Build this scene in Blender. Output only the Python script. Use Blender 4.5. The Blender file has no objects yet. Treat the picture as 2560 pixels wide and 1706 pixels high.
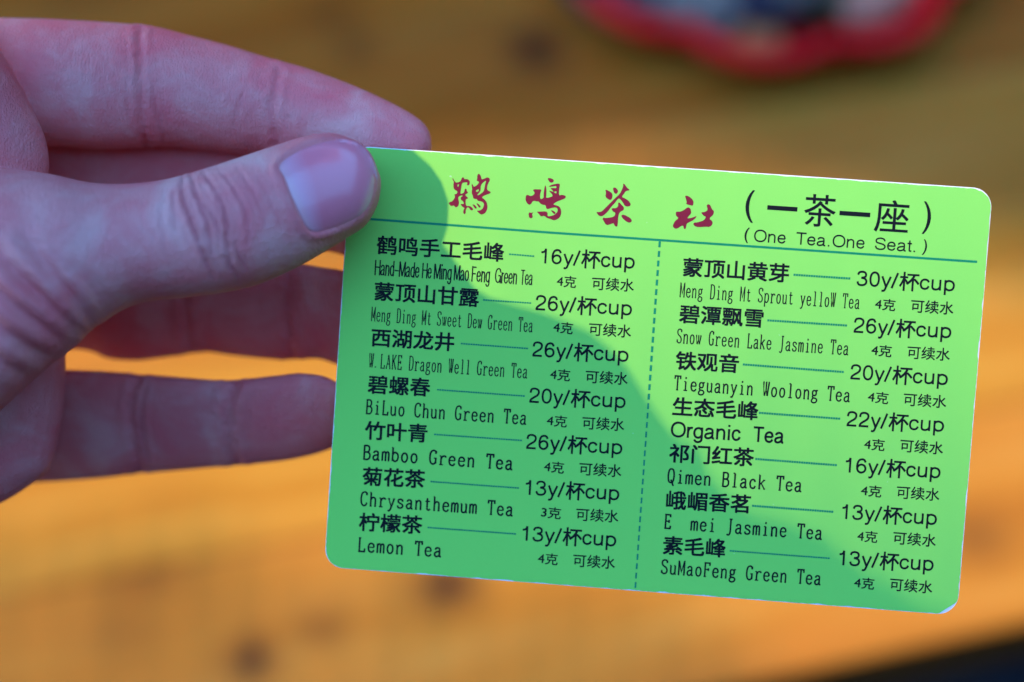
import bpy, bmesh, math, random
import numpy as np
from mathutils import Vector, Matrix, noise
from mathutils.bvhtree import BVHTree

random.seed(7)
SC = bpy.context.scene
COL = SC.collection
MM = 0.001

# ------------------------------------------------------------------ camera
PITCH = math.radians(50)
R_ = Vector((1, 0, 0))
U_ = Vector((0, math.sin(PITCH), math.cos(PITCH)))
F_ = Vector((0, math.cos(PITCH), -math.sin(PITCH)))
TABLE_Z = 0.75
CAM = Vector((0, 0, TABLE_Z + 0.65 * math.sin(PITCH)))
FPX = 60 / 36 * 2560            # focal length in pixels of the 2560 px photograph
D0 = 257.05                     # camera to card, mm

cd = bpy.data.cameras.new('camera')
cam = bpy.data.objects.new('camera', cd)
COL.objects.link(cam)
cam.matrix_world = Matrix.Translation(CAM) @ Matrix((R_, U_, -F_)).transposed().to_4x4()
cd.lens = 60
cd.sensor_width = 36
cd.clip_start = 0.01
cd.clip_end = 200
cd.dof.use_dof = True
cd.dof.focus_distance = 0.2555
cd.dof.aperture_fstop = 5.8
cd.dof.aperture_blades = 9
SC.camera = cam

# ------------------------------------------------------------------ world and sun
TO_SUN = (R_ * -0.30 + U_ * 1.15 - F_).normalized()
world = bpy.data.worlds.new('World')
SC.world = world
world.use_nodes = True
wn = world.node_tree
sky = wn.nodes.new('ShaderNodeTexSky')
sky.sky_type = 'NISHITA'
sky.sun_disc = False
sky.sun_elevation = math.asin(TO_SUN.z)
sky.sun_rotation = math.atan2(TO_SUN.x, TO_SUN.y)
sky.ozone_density = 8.0
sky.air_density = 1.0
sky.dust_density = 0.0
wb = wn.nodes.new('ShaderNodeMix')                # white balance of the photograph: cool shade
wb.data_type = 'RGBA'
wb.blend_type = 'MULTIPLY'
wb.inputs[0].default_value = 1.0
wb.inputs[7].default_value = (0.68, 0.98, 1.0, 1)
wn.links.new(sky.outputs[0], wb.inputs[6])
wn.links.new(wb.outputs[2], wn.nodes['Background'].inputs[0])
wn.nodes['Background'].inputs[1].default_value = 0.15
sl = bpy.data.lights.new('sun', 'SUN')
sl.energy = 2.0
sl.angle = math.radians(0.5)
sl.color = (0.41, 0.265, 0.125)
sun = bpy.data.objects.new('sun', sl)
COL.objects.link(sun)
sun.rotation_euler = TO_SUN.to_track_quat('Z', 'Y').to_euler()
sun.location = (0, 0, 3)
vs = SC.view_settings
vs.view_transform = 'Standard'
vs.look = 'None'
vs.exposure = 2.75
vs.gamma = 1.0
vs.use_curve_mapping = False

# ------------------------------------------------------------------ helpers
def tag(o, label=None, cat=None, group=None, kind=None):
    if label: o['label'] = label
    if cat: o['category'] = cat
    if group: o['group'] = group
    if kind: o['kind'] = kind
    return o

def link(name, me, mats=(), parent=None, smooth=True):
    o = bpy.data.objects.new(name, me)
    COL.objects.link(o)
    for m in (mats if isinstance(mats, (list, tuple)) else [mats]):
        me.materials.append(m)
    if smooth and len(me.polygons):
        me.polygons.foreach_set('use_smooth', [True] * len(me.polygons))
    if parent: o.parent = parent
    return o

def mesh(name, verts, faces):
    me = bpy.data.meshes.new(name)
    me.from_pydata([tuple(v) for v in verts], [], faces)
    me.update()
    return me

def pt(u, v, depth_mm):
    """point seen at photograph pixel (u, v) at a distance along the view axis"""
    u, v, d = float(u), float(v), float(depth_mm) * MM
    return CAM + d * (F_ + R_ * ((u - 1280) / FPX) + U_ * ((853 - v) / FPX))

K = 2560 / 2353                 # outline notes were measured on a 2353 px wide view
def hp(x, y, h):                # h: mm towards the camera from the card's distance
    return pt(x * K, y * K, D0 - h)

def table_at(u, v, z=TABLE_Z):
    d = F_ + R_ * ((u - 1280) / FPX) + U_ * ((853 - v) / FPX)
    return CAM + d * ((z - CAM.z) / d.z)

class NT:
    def __init__(s, name):
        s.m = bpy.data.materials.new(name)
        s.m.use_nodes = True
        s.t = s.m.node_tree
        s.b = s.t.nodes['Principled BSDF']
    def n(s, typ, **kw):
        x = s.t.nodes.new(typ)
        for k, v in kw.items(): setattr(x, k, v)
        return x
    def l(s, a, b): s.t.links.new(a, b)
    def set(s, **kw):
        for k, v in kw.items(): s.b.inputs[k.replace('_', ' ')].default_value = v
    def math(s, op, a, b=None, c=None, clamp=False):
        x = s.n('ShaderNodeMath', operation=op, use_clamp=clamp)
        for i, q in enumerate((a, b, c)):
            if q is None: continue
            if isinstance(q, (int, float)): x.inputs[i].default_value = q
            else: s.l(q, x.inputs[i])
        return x.outputs[0]
    def mix(s, fac, a, b, blend='MIX'):
        x = s.n('ShaderNodeMix', data_type='RGBA', blend_type=blend)
        for i, q in ((0, fac), (6, a), (7, b)):
            if isinstance(q, (int, float)): x.inputs[i].default_value = q
            elif isinstance(q, tuple): x.inputs[i].default_value = (*q, 1)
            else: s.l(q, x.inputs[i])
        return x.outputs[2]
    def noise(s, vec, scale, detail=3, rough=0.5, dist=0.0):
        x = s.n('ShaderNodeTexNoise')
        x.inputs['Scale'].default_value = scale
        x.inputs['Detail'].default_value = detail
        x.inputs['Roughness'].default_value = rough
        x.inputs['Distortion'].default_value = dist
        s.l(vec, x.inputs['Vector'])
        return x.outputs[0]
    def ramp(s, fac, stops):
        x = s.n('ShaderNodeValToRGB')
        e = x.color_ramp.elements
        while len(e) < len(stops): e.new(0.5)
        for q, (p, c) in zip(e, stops):
            q.position = p
            q.color = (*c, 1) if isinstance(c, tuple) else (c, c, c, 1)
        s.l(fac, x.inputs[0])
        return x.outputs[0]
    def obj(s, scale=(1, 1, 1), rot=(0, 0, 0), loc=(0, 0, 0)):
        tc = s.n('ShaderNodeTexCoord')
        mp = s.n('ShaderNodeMapping')
        mp.inputs['Scale'].default_value = scale
        mp.inputs['Rotation'].default_value = rot
        mp.inputs['Location'].default_value = loc
        s.l(tc.outputs['Object'], mp.inputs[0])
        return mp.outputs[0]
    def bump(s, height, strength, dist):
        x = s.n('ShaderNodeBump')
        x.inputs['Strength'].default_value = strength
        x.inputs['Distance'].default_value = dist
        s.l(height, x.inputs['Height'])
        s.l(x.outputs[0], s.b.inputs['Normal'])

def plain(name, col, rough=0.5, var=0.15, scale=200, **kw):
    q = NT(name)
    f = q.noise(q.obj(), scale, 4)
    c = q.mix(f, tuple(x * (1 - var) for x in col), tuple(min(1, x * (1 + var)) for x in col))
    q.l(c, q.b.inputs['Base Color'])
    q.set(Roughness=rough, **kw)
    return q.m

def box(bm, x0, x1, y0, y1, z0, z1, bevel=0):
    r = bmesh.ops.create_cube(bm, size=1)
    bmesh.ops.scale(bm, vec=(x1 - x0, y1 - y0, z1 - z0), verts=r['verts'])
    bmesh.ops.translate(bm, vec=((x0 + x1) / 2, (y0 + y1) / 2, (z0 + z1) / 2), verts=r['verts'])
    if bevel:
        ed = list({e for v in r['verts'] for e in v.link_edges})
        bmesh.ops.bevel(bm, geom=ed, offset=bevel, segments=3, affect='EDGES', profile=0.5)

# ------------------------------------------------------------------ ground
gm = plain('dark_ground', (0.016, 0.021, 0.045), 0.8, 0.4, 12)
me = mesh('ground', [(-15, -15, 0), (15, -15, 0), (15, 15, 0), (-15, 15, 0)], [(0, 1, 2, 3)])
tag(link('ground', me, gm), kind='structure')

# ------------------------------------------------------------------ dark walls added out of view to block sky light
tm = plain('dark_timber', (0.045, 0.026, 0.016), 0.8, 0.4, 8)
for lab, a in (('added dark wall behind the camera, unseen, to block the sky', (-4, 4, -1.85, -1.70, 0, 3.2)),
               ('added dark wall beyond the tray, unseen, to block the sky', (-4, 4, 4.2, 4.35, 0, 3.6)),
               ('added dark wall right of the table, unseen, to block the sky', (2.6, 2.75, -1.6, 4.1, 0, 3.3))):
    bm = bmesh.new(); box(bm, *a)
    n = int(max(a[1] - a[0], a[3] - a[2]) / 0.22)
    for k in range(n + 1):                                   # cover strips over the board joints
        t = k / n
        if a[1] - a[0] > a[3] - a[2]:
            xx = a[0] + 0.03 + (a[1] - a[0] - 0.06) * t
            box(bm, xx - .02, xx + .02, a[2] - .018, a[3] + .018, 0.02, a[5] - .02)
        else:
            yy = a[2] + 0.03 + (a[3] - a[2] - 0.06) * t
            box(bm, a[0] - .018, a[1] + .018, yy - .02, yy + .02, 0.02, a[5] - .02)
    me = bpy.data.meshes.new('added_wall'); bm.to_mesh(me); bm.free()
    tag(link('added_wall', me, tm, smooth=False), lab, 'wall', kind='thing')

# ------------------------------------------------------------------ table
e1, e2 = table_at(2140, 1650), table_at(2560, 1560)
ANG = math.atan2(e2.y - e1.y, e2.x - e1.x)          # the table's near edge is a little askew to the camera
ex = Vector((math.cos(ANG), math.sin(ANG), 0))
ey = Vector((-math.sin(ANG), math.cos(ANG), 0))
T0 = e1 + ex * (-(e1.dot(ex)))                       # table origin on its near edge
T0.z = TABLE_Z
table = bpy.data.objects.new('table', None)
COL.objects.link(table)
table.location = (T0.x, T0.y, 0)
table.rotation_euler = (0, 0, ANG)
tag(table, 'orange varnished pine table with dark knots, under the red tray', 'table')
def to_table(p):
    d = p - T0
    return d.dot(ex), d.dot(ey)

wq = NT('varnished_pine')
vec = wq.obj()
sep = wq.n('ShaderNodeSeparateXYZ'); wq.l(vec, sep.inputs[0])
X, Y = sep.outputs[0], sep.outputs[1]
# knots: (photo pixel u, v, half length m, half width m, strength)
KN = [(1338, 122, .013, .016, 1.0), (890, 118, .010, .010, .55), (632, 1652, .0085, .0085, .95), (805, 1572, .008, .008, .5),
      (1122, 1462, .012, .010, .95), (372, 1450, .016, .009, .32), (2440, 1342, .014, .012, .5), (310, 1580, .012, .012, .25),
      (830, 30, .012, .01, .5), (1700, 560, .02, .008, .3), (1150, 60, .03, .006, .3), (180, 20, .03, .01, .4)]
SHADED_BOARDS = [(1, 1.06, 1.6), (.97, 1.12, 1.5), (.92, .92, 1.4), (.76, .60, .7), (.74, .55, .6), (.9, .78, 1.0), (.85, .72, .9), (.9, .8, 1), (.85, .75, 1)]  # tint per board; the far boards also carry painted-in shade, darker and redder
warp = wq.noise(wq.obj((2, 9, 9)), 4.0, 3, 0.5)
knot_total = None
yw = Y
for (u, v, rx, ry, s) in KN:
    kx, ky = to_table(table_at(u, v))
    dx = wq.math('DIVIDE', wq.math('SUBTRACT', X, kx), rx)
    dy = wq.math('DIVIDE', wq.math('SUBTRACT', Y, ky), ry)
    r2 = wq.math('ADD', wq.math('MULTIPLY', dx, dx), wq.math('MULTIPLY', dy, dy))
    k = wq.math('MULTIPLY', wq.math('POWER', 2.718, wq.math('MULTIPLY', r2, -1.0)), s)
    # grain flows round the knot
    dx2 = wq.math('MULTIPLY', dx, 0.28)
    g = wq.math('POWER', 2.718, wq.math('MULTIPLY', wq.math('ADD', wq.math('MULTIPLY', dx2, dx2), wq.math('MULTIPLY', dy, wq.math('MULTIPLY', dy, 0.10))), -1.0))
    yw = wq.math('ADD', yw, wq.math('MULTIPLY', g, wq.math('MULTIPLY', dy, -0.5 * ry)))
    knot_total = k if knot_total is None else wq.math('MAXIMUM', knot_total, k)
yw = wq.math('ADD', yw, wq.math('MULTIPLY', wq.math('SUBTRACT', warp, 0.5), 0.03))
cmb = wq.n('ShaderNodeCombineXYZ')
wq.l(wq.math('MULTIPLY', X, 0.10), cmb.inputs[0]); wq.l(yw, cmb.inputs[1])
g1 = wq.noise(cmb.outputs[0], 40, 4, 0.6)
g2 = wq.noise(cmb.outputs[0], 420, 3, 0.6)
big = wq.noise(wq.obj((1.0, 3.0, 1), loc=(3.1, 1.7, 0)), 5.0, 3)
wood = wq.ramp(g1, [(0.25, (0.30, 0.098, 0.007)), (0.48, (0.41, 0.172, 0.013)), (0.70, (0.50, 0.26, 0.030))])
wood = wq.mix(wq.math('MULTIPLY', g2, 0.30), wood, (0.36, 0.13, 0.02), 'MULTIPLY')
wood = wq.mix(wq.math('MULTIPLY', wq.math('SUBTRACT', big, 0.42, clamp=True), 2.2, clamp=True), wood, (0.36, 0.13, 0.014))
wood = wq.mix(wq.math('MULTIPLY', knot_total, 0.95, clamp=True), wood, (0.035, 0.012, 0.006))
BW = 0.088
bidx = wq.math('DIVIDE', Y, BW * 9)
shaded_tone = wq.ramp(bidx, [((k + .001) / 9, c) for k, c in enumerate(SHADED_BOARDS)])
shaded_tone.node.color_ramp.interpolation = 'CONSTANT'
wood = wq.mix(1.0, wood, shaded_tone, 'MULTIPLY')
seam = wq.math('PINGPONG', Y, BW / 2)
wood = wq.mix(wq.math('MULTIPLY', wq.math('LESS_THAN', seam, 0.0007), 0.7), wood, (0.03, 0.012, 0.006))
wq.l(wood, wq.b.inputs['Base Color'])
wq.set(Roughness=0.5, Specular_IOR_Level=0.04)
wq.bump(g2, 0.15, 0.0004)
WOOD = wq.m

bm = bmesh.new()
box(bm, -0.75, 0.75, 0.0, 0.80, TABLE_Z - 0.028, TABLE_Z, 0.004)
me = bpy.data.meshes.new('tabletop'); bm.to_mesh(me); bm.free()
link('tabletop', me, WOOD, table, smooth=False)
dk = plain('stained_pine', (0.10, 0.045, 0.02), 0.5)
for nm, a in (('apron', (-0.66, 0.66, 0.05, 0.075)), ('apron', (-0.66, 0.66, 0.725, 0.75)),
              ('apron', (-0.685, -0.66, 0.11, 0.69)), ('apron', (0.66, 0.685, 0.11, 0.69))):
    bm = bmesh.new(); box(bm, *a, TABLE_Z - 0.12, TABLE_Z - 0.030, 0.002)
    me = bpy.data.meshes.new(nm); bm.to_mesh(me); bm.free(); link(nm, me, dk, table, smooth=False)
for sx in (-1, 1):
    for yy in (0.045, 0.695):
        bm = bmesh.new(); box(bm, sx * 0.6875 - 0.0325, sx * 0.6875 + 0.0325, yy, yy + 0.06, 0.0, TABLE_Z - 0.03, 0.003)
        me = bpy.data.meshes.new('leg'); bm.to_mesh(me); bm.free(); link('leg', me, dk, table, smooth=False)

# ------------------------------------------------------------------ red scalloped tray
rq = NT('red_plastic')
rn = rq.noise(rq.obj(), 60, 3)
rq.l(rq.mix(rn, (0.55, 0.003, 0.005), (0.64, 0.005, 0.007)), rq.b.inputs['Base Color'])
rq.set(Roughness=0.3, Specular_IOR_Level=0.12)
apex = table_at(1905, 160, TABLE_Z + 0.020)
TR = 0.104
dirv = Vector((-0.10, -1, 0)).normalized()
tc = apex - dirv * TR
N = 240
LOBES = 9
phi0 = math.atan2(dirv.y, dirv.x)
def lobe(t):
    q = abs(math.cos(LOBES / 2 * (t - phi0)))
    return 0.90 + 0.10 * q ** 0.8
prof = [(0.0, 0.003), (0.45, 0.003), (0.78, 0.0035), (0.84, 0.006), (0.875, 0.013), (0.90, 0.0195), (0.92, 0.0215), (0.95, 0.022), (0.98, 0.0215), (1.0, 0.0195),
        (1.0, 0.0175), (0.97, 0.018), (0.94, 0.0185), (0.915, 0.017), (0.89, 0.010), (0.855, 0.003), (0.78, 0.0), (0.4, 0.0), (0.0, 0.0)]
vs_, fs_ = [], []
for (r, z) in prof:
    for i in range(N):
        t = 2 * math.pi * i / N
        w = min(1, max(0, (r - 0.3) / 0.6))
        rr = TR * r * (1 + w * (lobe(t) - 1))
        vs_.append((rr * math.cos(t), rr * math.sin(t), z))
for k in range(len(prof) - 1):
    for i in range(N):
        j = (i + 1) % N
        fs_.append((k * N + i, k * N + j, (k + 1) * N + j, (k + 1) * N + i))
me = mesh('red_tray', vs_, fs_)
tray = link('red_tray', me, rq.m)
tray.location = (tc.x, tc.y, TABLE_Z)
tag(tray, 'red plastic tray with a scalloped rim, on the table behind the card', 'tray')

def crumple(name, L, W, Hh, mat, seed):
    bm = bmesh.new()
    bmesh.ops.create_icosphere(bm, subdivisions=4, radius=1)
    for v in bm.verts:
        n1 = noise.noise(v.co * 1.6 + Vector((seed * 3.1, 0, 0)))
        n2 = noise.noise(v.co * 4.0 + Vector((0, seed * 1.7, 0)))
        c = Vector([math.copysign(abs(q) ** 0.6, q) for q in v.co])
        v.co = Vector((c.x * L, c.y * W, c.z * Hh)) * (1 + 0.28 * n1 + 0.14 * n2)
    zmin = min(v.co.z for v in bm.verts)
    for v in bm.verts: v.co.z -= zmin
    me = bpy.data.meshes.new(name); bm.to_mesh(me); bm.free()
    return link(name, me, mat, smooth=False)

WR = [('crumpled pale grey wrapper lying in the red tray', (1740, 45), (.17, .155, .13), .020, .013, .010, -0.3, 'foil'),
      ('crumpled near black wrapper in the middle of the red tray', (1905, 38), (.028, .028, .045), .017, .012, .011, 0.9, ''),
      ('crumpled dark grey wrapper beside the pale one in the tray', (1650, -5), (.085, .075, .075), .024, .014, .010, 0.3, 'foil'),
      ('crumpled dark green wrapper at the right of the red tray', (2040, 15), (.03, .06, .025), .014, .012, .010, 0.9, ''),
      ('small crumpled orange brown wrapper nearest the tray rim', (1892, 112), (.40, .17, .06), .010, .008, .006, 0.2, ''),
      ('crumpled purple brown wrapper at the left of the red tray', (1525, -15), (.12, .05, .06), .020, .014, .010, 2.8, ''),
      ('crumpled slate wrapper between the black and green ones', (1975, 5), (.09, .085, .08), .017, .014, .012, 1.9, 'foil'),
      ('crumpled peach wrapper at the far right of the tray', (2170, 8), (.50, .26, .17), .020, .011, .008, 0.6, ''),
      ('crumpled grey violet wrapper at the back of the tray', (1800, -90), (.08, .075, .11), .026, .018, .012, 0.1, '')]
for i, (lab, px, c, L, W, Hh, rz, f) in enumerate(WR):
    m = plain('wrapper_film', c, 0.35, 0.35, 90, Specular_IOR_Level=0.06)
    o = crumple('crumpled_wrapper', L, W, Hh, m, i + 1)
    p = table_at(*px, TABLE_Z + 0.010)
    o.location = (p.x, p.y, TABLE_Z + 0.0038)
    o.rotation_euler = (0, 0, rz)
    tag(o, lab, 'wrapper', 'crumpled wrappers in the red tray')

# ------------------------------------------------------------------ menu card
CR = np.array([[0.99676197, -0.06920336, 0.04094474], [0.07119615, 0.99623843, -0.04939734], [-0.03737226, 0.0521525, 0.99793959]])
CT = np.array([21.3963, 5.93441, 257.0468])
CW, CH = 96.0, 64.18
def cam_to_world(q):
    q = [float(w) for w in q]
    return CAM + (R_ * q[0] - U_ * q[1] + F_ * q[2]) * MM
card_o = cam_to_world(CT)
cx_ = R_ * CR[0, 0] - U_ * CR[1, 0] + F_ * CR[2, 0]      # card right
cy_ = -(R_ * CR[0, 1] - U_ * CR[1, 1] + F_ * CR[2, 1])   # card up
cz_ = cx_.cross(cy_)                                     # card normal, towards the camera
CARD_M = Matrix.Translation(card_o) @ Matrix((cx_, cy_, cz_)).transposed().to_4x4()
def px_card(u, v):
    """photograph pixel -> card coordinates in mm (x right, y up)"""
    d = np.array([(u - 1280) / FPX, (v - 853) / FPX, 1.0])
    n = CR[:, 2]
    q = d * (CT @ n) / (d @ n) - CT
    return np.array([q @ CR[:, 0], -(q @ CR[:, 1])])

def round_rect(w, h, rad, chip=None, seg=10):
    out = []
    for k, (sx, sy) in enumerate(((1, 1), (-1, 1), (-1, -1), (1, -1))):
        r = rad[k]
        ccx, ccy = sx * (w / 2 - r), sy * (h / 2 - r)
        for i in range(seg + 1):
            a = math.pi / 2 * (k + i / seg)
            out.append((ccx + r * math.cos(a), ccy + r * math.sin(a)))
    return out

def prism(name, outline, z0, z1, mats, inset=0.0, parent=None):
    """extruded outline in mm with a small bevel; material 0 on top, 1 on the sides and 2 below"""
    bm = bmesh.new()
    top = [bm.verts.new((x * MM, y * MM, z1 * MM)) for x, y in outline]
    bot = [bm.verts.new((x * MM, y * MM, z0 * MM)) for x, y in outline]
    n = len(outline)
    f = bm.faces.new(top); f.material_index = 0
    f = bm.faces.new(bot[::-1]); f.material_index = min(2, len(mats) - 1)
    for i in range(n):
        j = (i + 1) % n
        f = bm.faces.new((bot[i], bot[j], top[j], top[i])); f.material_index = min(1, len(mats) - 1)
    me = bpy.data.meshes.new(name); bm.to_mesh(me); bm.free()
    return link(name, me, mats, parent, smooth=False)

# laminated green print with fine scratches and smudges
gq = NT('green_laminate')
fine = gq.noise(gq.obj(), 5200, 2, 0.6)
blot = gq.noise(gq.obj(), 90, 3, 0.6)
gcol = gq.mix(fine, (0.235, 0.68, 0.108), (0.265, 0.73, 0.122))
gcol = gq.mix(gq.math('MULTIPLY', blot, 0.25), gcol, (0.205, 0.64, 0.105))
flk = gq.ramp(gq.noise(gq.obj(loc=(5, 1, 2)), 900, 2, 0.5), [(0.765, 0.0), (0.80, 1.0)])
gcol = gq.mix(gq.math('MULTIPLY', flk, 0.5), gcol, (0.55, 0.75, 0.55))
gq.set(Specular_IOR_Level=0.04)
gq.l(gcol, gq.b.inputs['Base Color'])
scr = gq.noise(gq.obj((40, 1.2, 1), (0, 0, 0.5)), 160, 2, 0.5)
gq.l(gq.ramp(gq.math('ADD', gq.math('MULTIPLY', blot, 0.6), gq.math('MULTIPLY', scr, 0.4)), [(0.3, 0.38), (0.7, 0.52)]), gq.b.inputs['Roughness'])
gq.bump(gq.math('ADD', gq.math('MULTIPLY', fine, 0.4), gq.noise(gq.obj(), 320, 2)), 0.12, 0.0001)
GREEN = gq.m
wm = plain('white_card_core', (0.80, 0.78, 0.80), 0.6, 0.06, 900)

card = bpy.data.objects.new('menu_card', None)
COL.objects.link(card)
card.matrix_world = CARD_M
tag(card, 'green laminated tea menu card with rounded corners, held between thumb and finger', 'menu card')
core_out = round_rect(CW, CH, (2.9, 2.9, 2.9, 3.1))
prism('card_core', core_out, -0.75, -0.06, [wm, wm, wm], parent=card)
# the green face film, trimmed a little short of the core and worn along its edges and at two corners
film = []
nn = len(core_out)
rs = random.Random(3)
dense = []
for i in range(nn):
    a, b = np.array(core_out[i]), np.array(core_out[(i + 1) % nn])
    k = max(1, int(np.linalg.norm(b - a) / 0.35))
    for j in range(k): dense.append(a + (b - a) * j / k)
for p in dense:
    ins = 0.06 + 0.20 * max(0, noise.noise(Vector((p[0] * 0.55, p[1] * 0.55, 3.3)))) + 0.12 * max(0, noise.noise(Vector((p[0] * 2.4, p[1] * 2.4, 1.3))))
    if p[1] > CH / 2 - 0.5: ins += 0.07
    n = np.array([p[0] - np.clip(p[0], -CW / 2 + 3, CW / 2 - 3), p[1] - np.clip(p[1], -CH / 2 + 3, CH / 2 - 3)])
    n = n / (np.linalg.norm(n) + 1e-9)
    q = p - n * ins
    # peeled lower right corner and rubbed upper right corner
    c1 = np.array([CW / 2, -CH / 2]); dd = (c1 - q) @ np.array([0.60, -0.80])
    if dd < 1.75: q = q - np.array([0.60, -0.80]) * (1.75 - dd)
    c2 = np.array([CW / 2, CH / 2]); dd = (c2 - q) @ np.array([0.62, 0.78])
    if dd < 1.35: q = q - np.array([0.62, 0.78]) * (1.35 - dd)
    film.append(q)
prism('face_film', film, -0.059, 0.0, [GREEN, GREEN, GREEN], parent=card)

# ---- printing
INK = plain('black_ink', (0.004, 0.005, 0.008), 0.6, 0.3, 800, Specular_IOR_Level=0.15)
RED = plain('maroon_ink', (0.19, 0.008, 0.030), 0.6, 0.2, 900, Specular_IOR_Level=0.2)
TEAL = plain('teal_ink', (0.001, 0.24, 0.105), 0.6, 0.2, 900, Specular_IOR_Level=0.2)

class Print:
    def __init__(s): s.v, s.f, s.k = [], [], 0
    def add(s, verts, faces, z=None):
        if z is None:
            s.k += 1
            z = 0.012 + 0.0009 * (s.k % 23)
        b = len(s.v)
        s.v += [(x * MM, y * MM, z * MM) for x, y in verts]
        s.f += [tuple(b + i for i in f) for f in faces]
    def line(s, pts, w):
        """stroke of width w (mm) along a polyline with rounded joints"""
        P = [np.array(p, float) for p in pts]
        n = len(P)
        L, Rr = [], []
        for i in range(n):
            a = P[i] - P[i - 1] if i else P[1] - P[0]
            b = P[i + 1] - P[i] if i < n - 1 else a
            ta, tb = a / (np.linalg.norm(a) + 1e-9), b / (np.linalg.norm(b) + 1e-9)
            t = ta + tb
            t = t / (np.linalg.norm(t) + 1e-9) if np.linalg.norm(t) > 0.3 else tb
            nv = np.array([-t[1], t[0]]) / max(0.55, abs(t @ tb))
            L.append(P[i] + nv * w / 2); Rr.append(P[i] - nv * w / 2)
        s.add(L + Rr, [(i, n + i, n + i + 1, i + 1) for i in range(n - 1)])
    def build(s, name, mat):
        return link(name, mesh(name, s.v, s.f), mat, card, smooth=False)

def text_mesh(body, offset=0.0):
    c = bpy.data.curves.new('lettering', 'FONT')
    c.body = body
    c.offset = offset
    c.resolution_u = 4
    o = bpy.data.objects.new('lettering', c)
    COL.objects.link(o)
    dg = bpy.context.evaluated_depsgraph_get()
    dg.update()
    ev = o.evaluated_get(dg)
    m = ev.to_mesh()
    v = np.array([tuple(q.co)[:2] for q in m.vertices])
    f = [tuple(p.vertices) for p in m.polygons]
    ev.to_mesh_clear()
    bpy.data.objects.remove(o)
    bpy.data.curves.remove(c)
    return v, f
CAPH = text_mesh('H')[0][:, 1].max()
SLOPE_V = np.array([0.0, 1.0])

def place(pr, body, l, r, h, mode='latin', offset=0.0):
    """set a string between two photograph pixels: its bottom left and bottom right, letter height h px"""
    v, f = text_mesh(body)
    a, b = px_card(*l), px_card(*r)
    d = b - a
    hmm = h / 16.6
    lo, hi = v.min(0), v.max(0)
    y0, ys = (0.0, CAPH) if mode == 'latin' else (lo[1], hi[1] - lo[1])
    t = (v[:, 0] - lo[0]) / (hi[0] - lo[0])
    s = (v[:, 1] - y0) / ys * hmm
    nrm = np.array([-d[1], d[0]]) / np.linalg.norm(d)
    for k in ((0, 0),) if not offset else ((1, 1), (1, -1), (-1, 1), (-1, -1)):
        pr.add(a + t[:, None] * d + s[:, None] * nrm + np.array(k) * offset, f)

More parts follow.
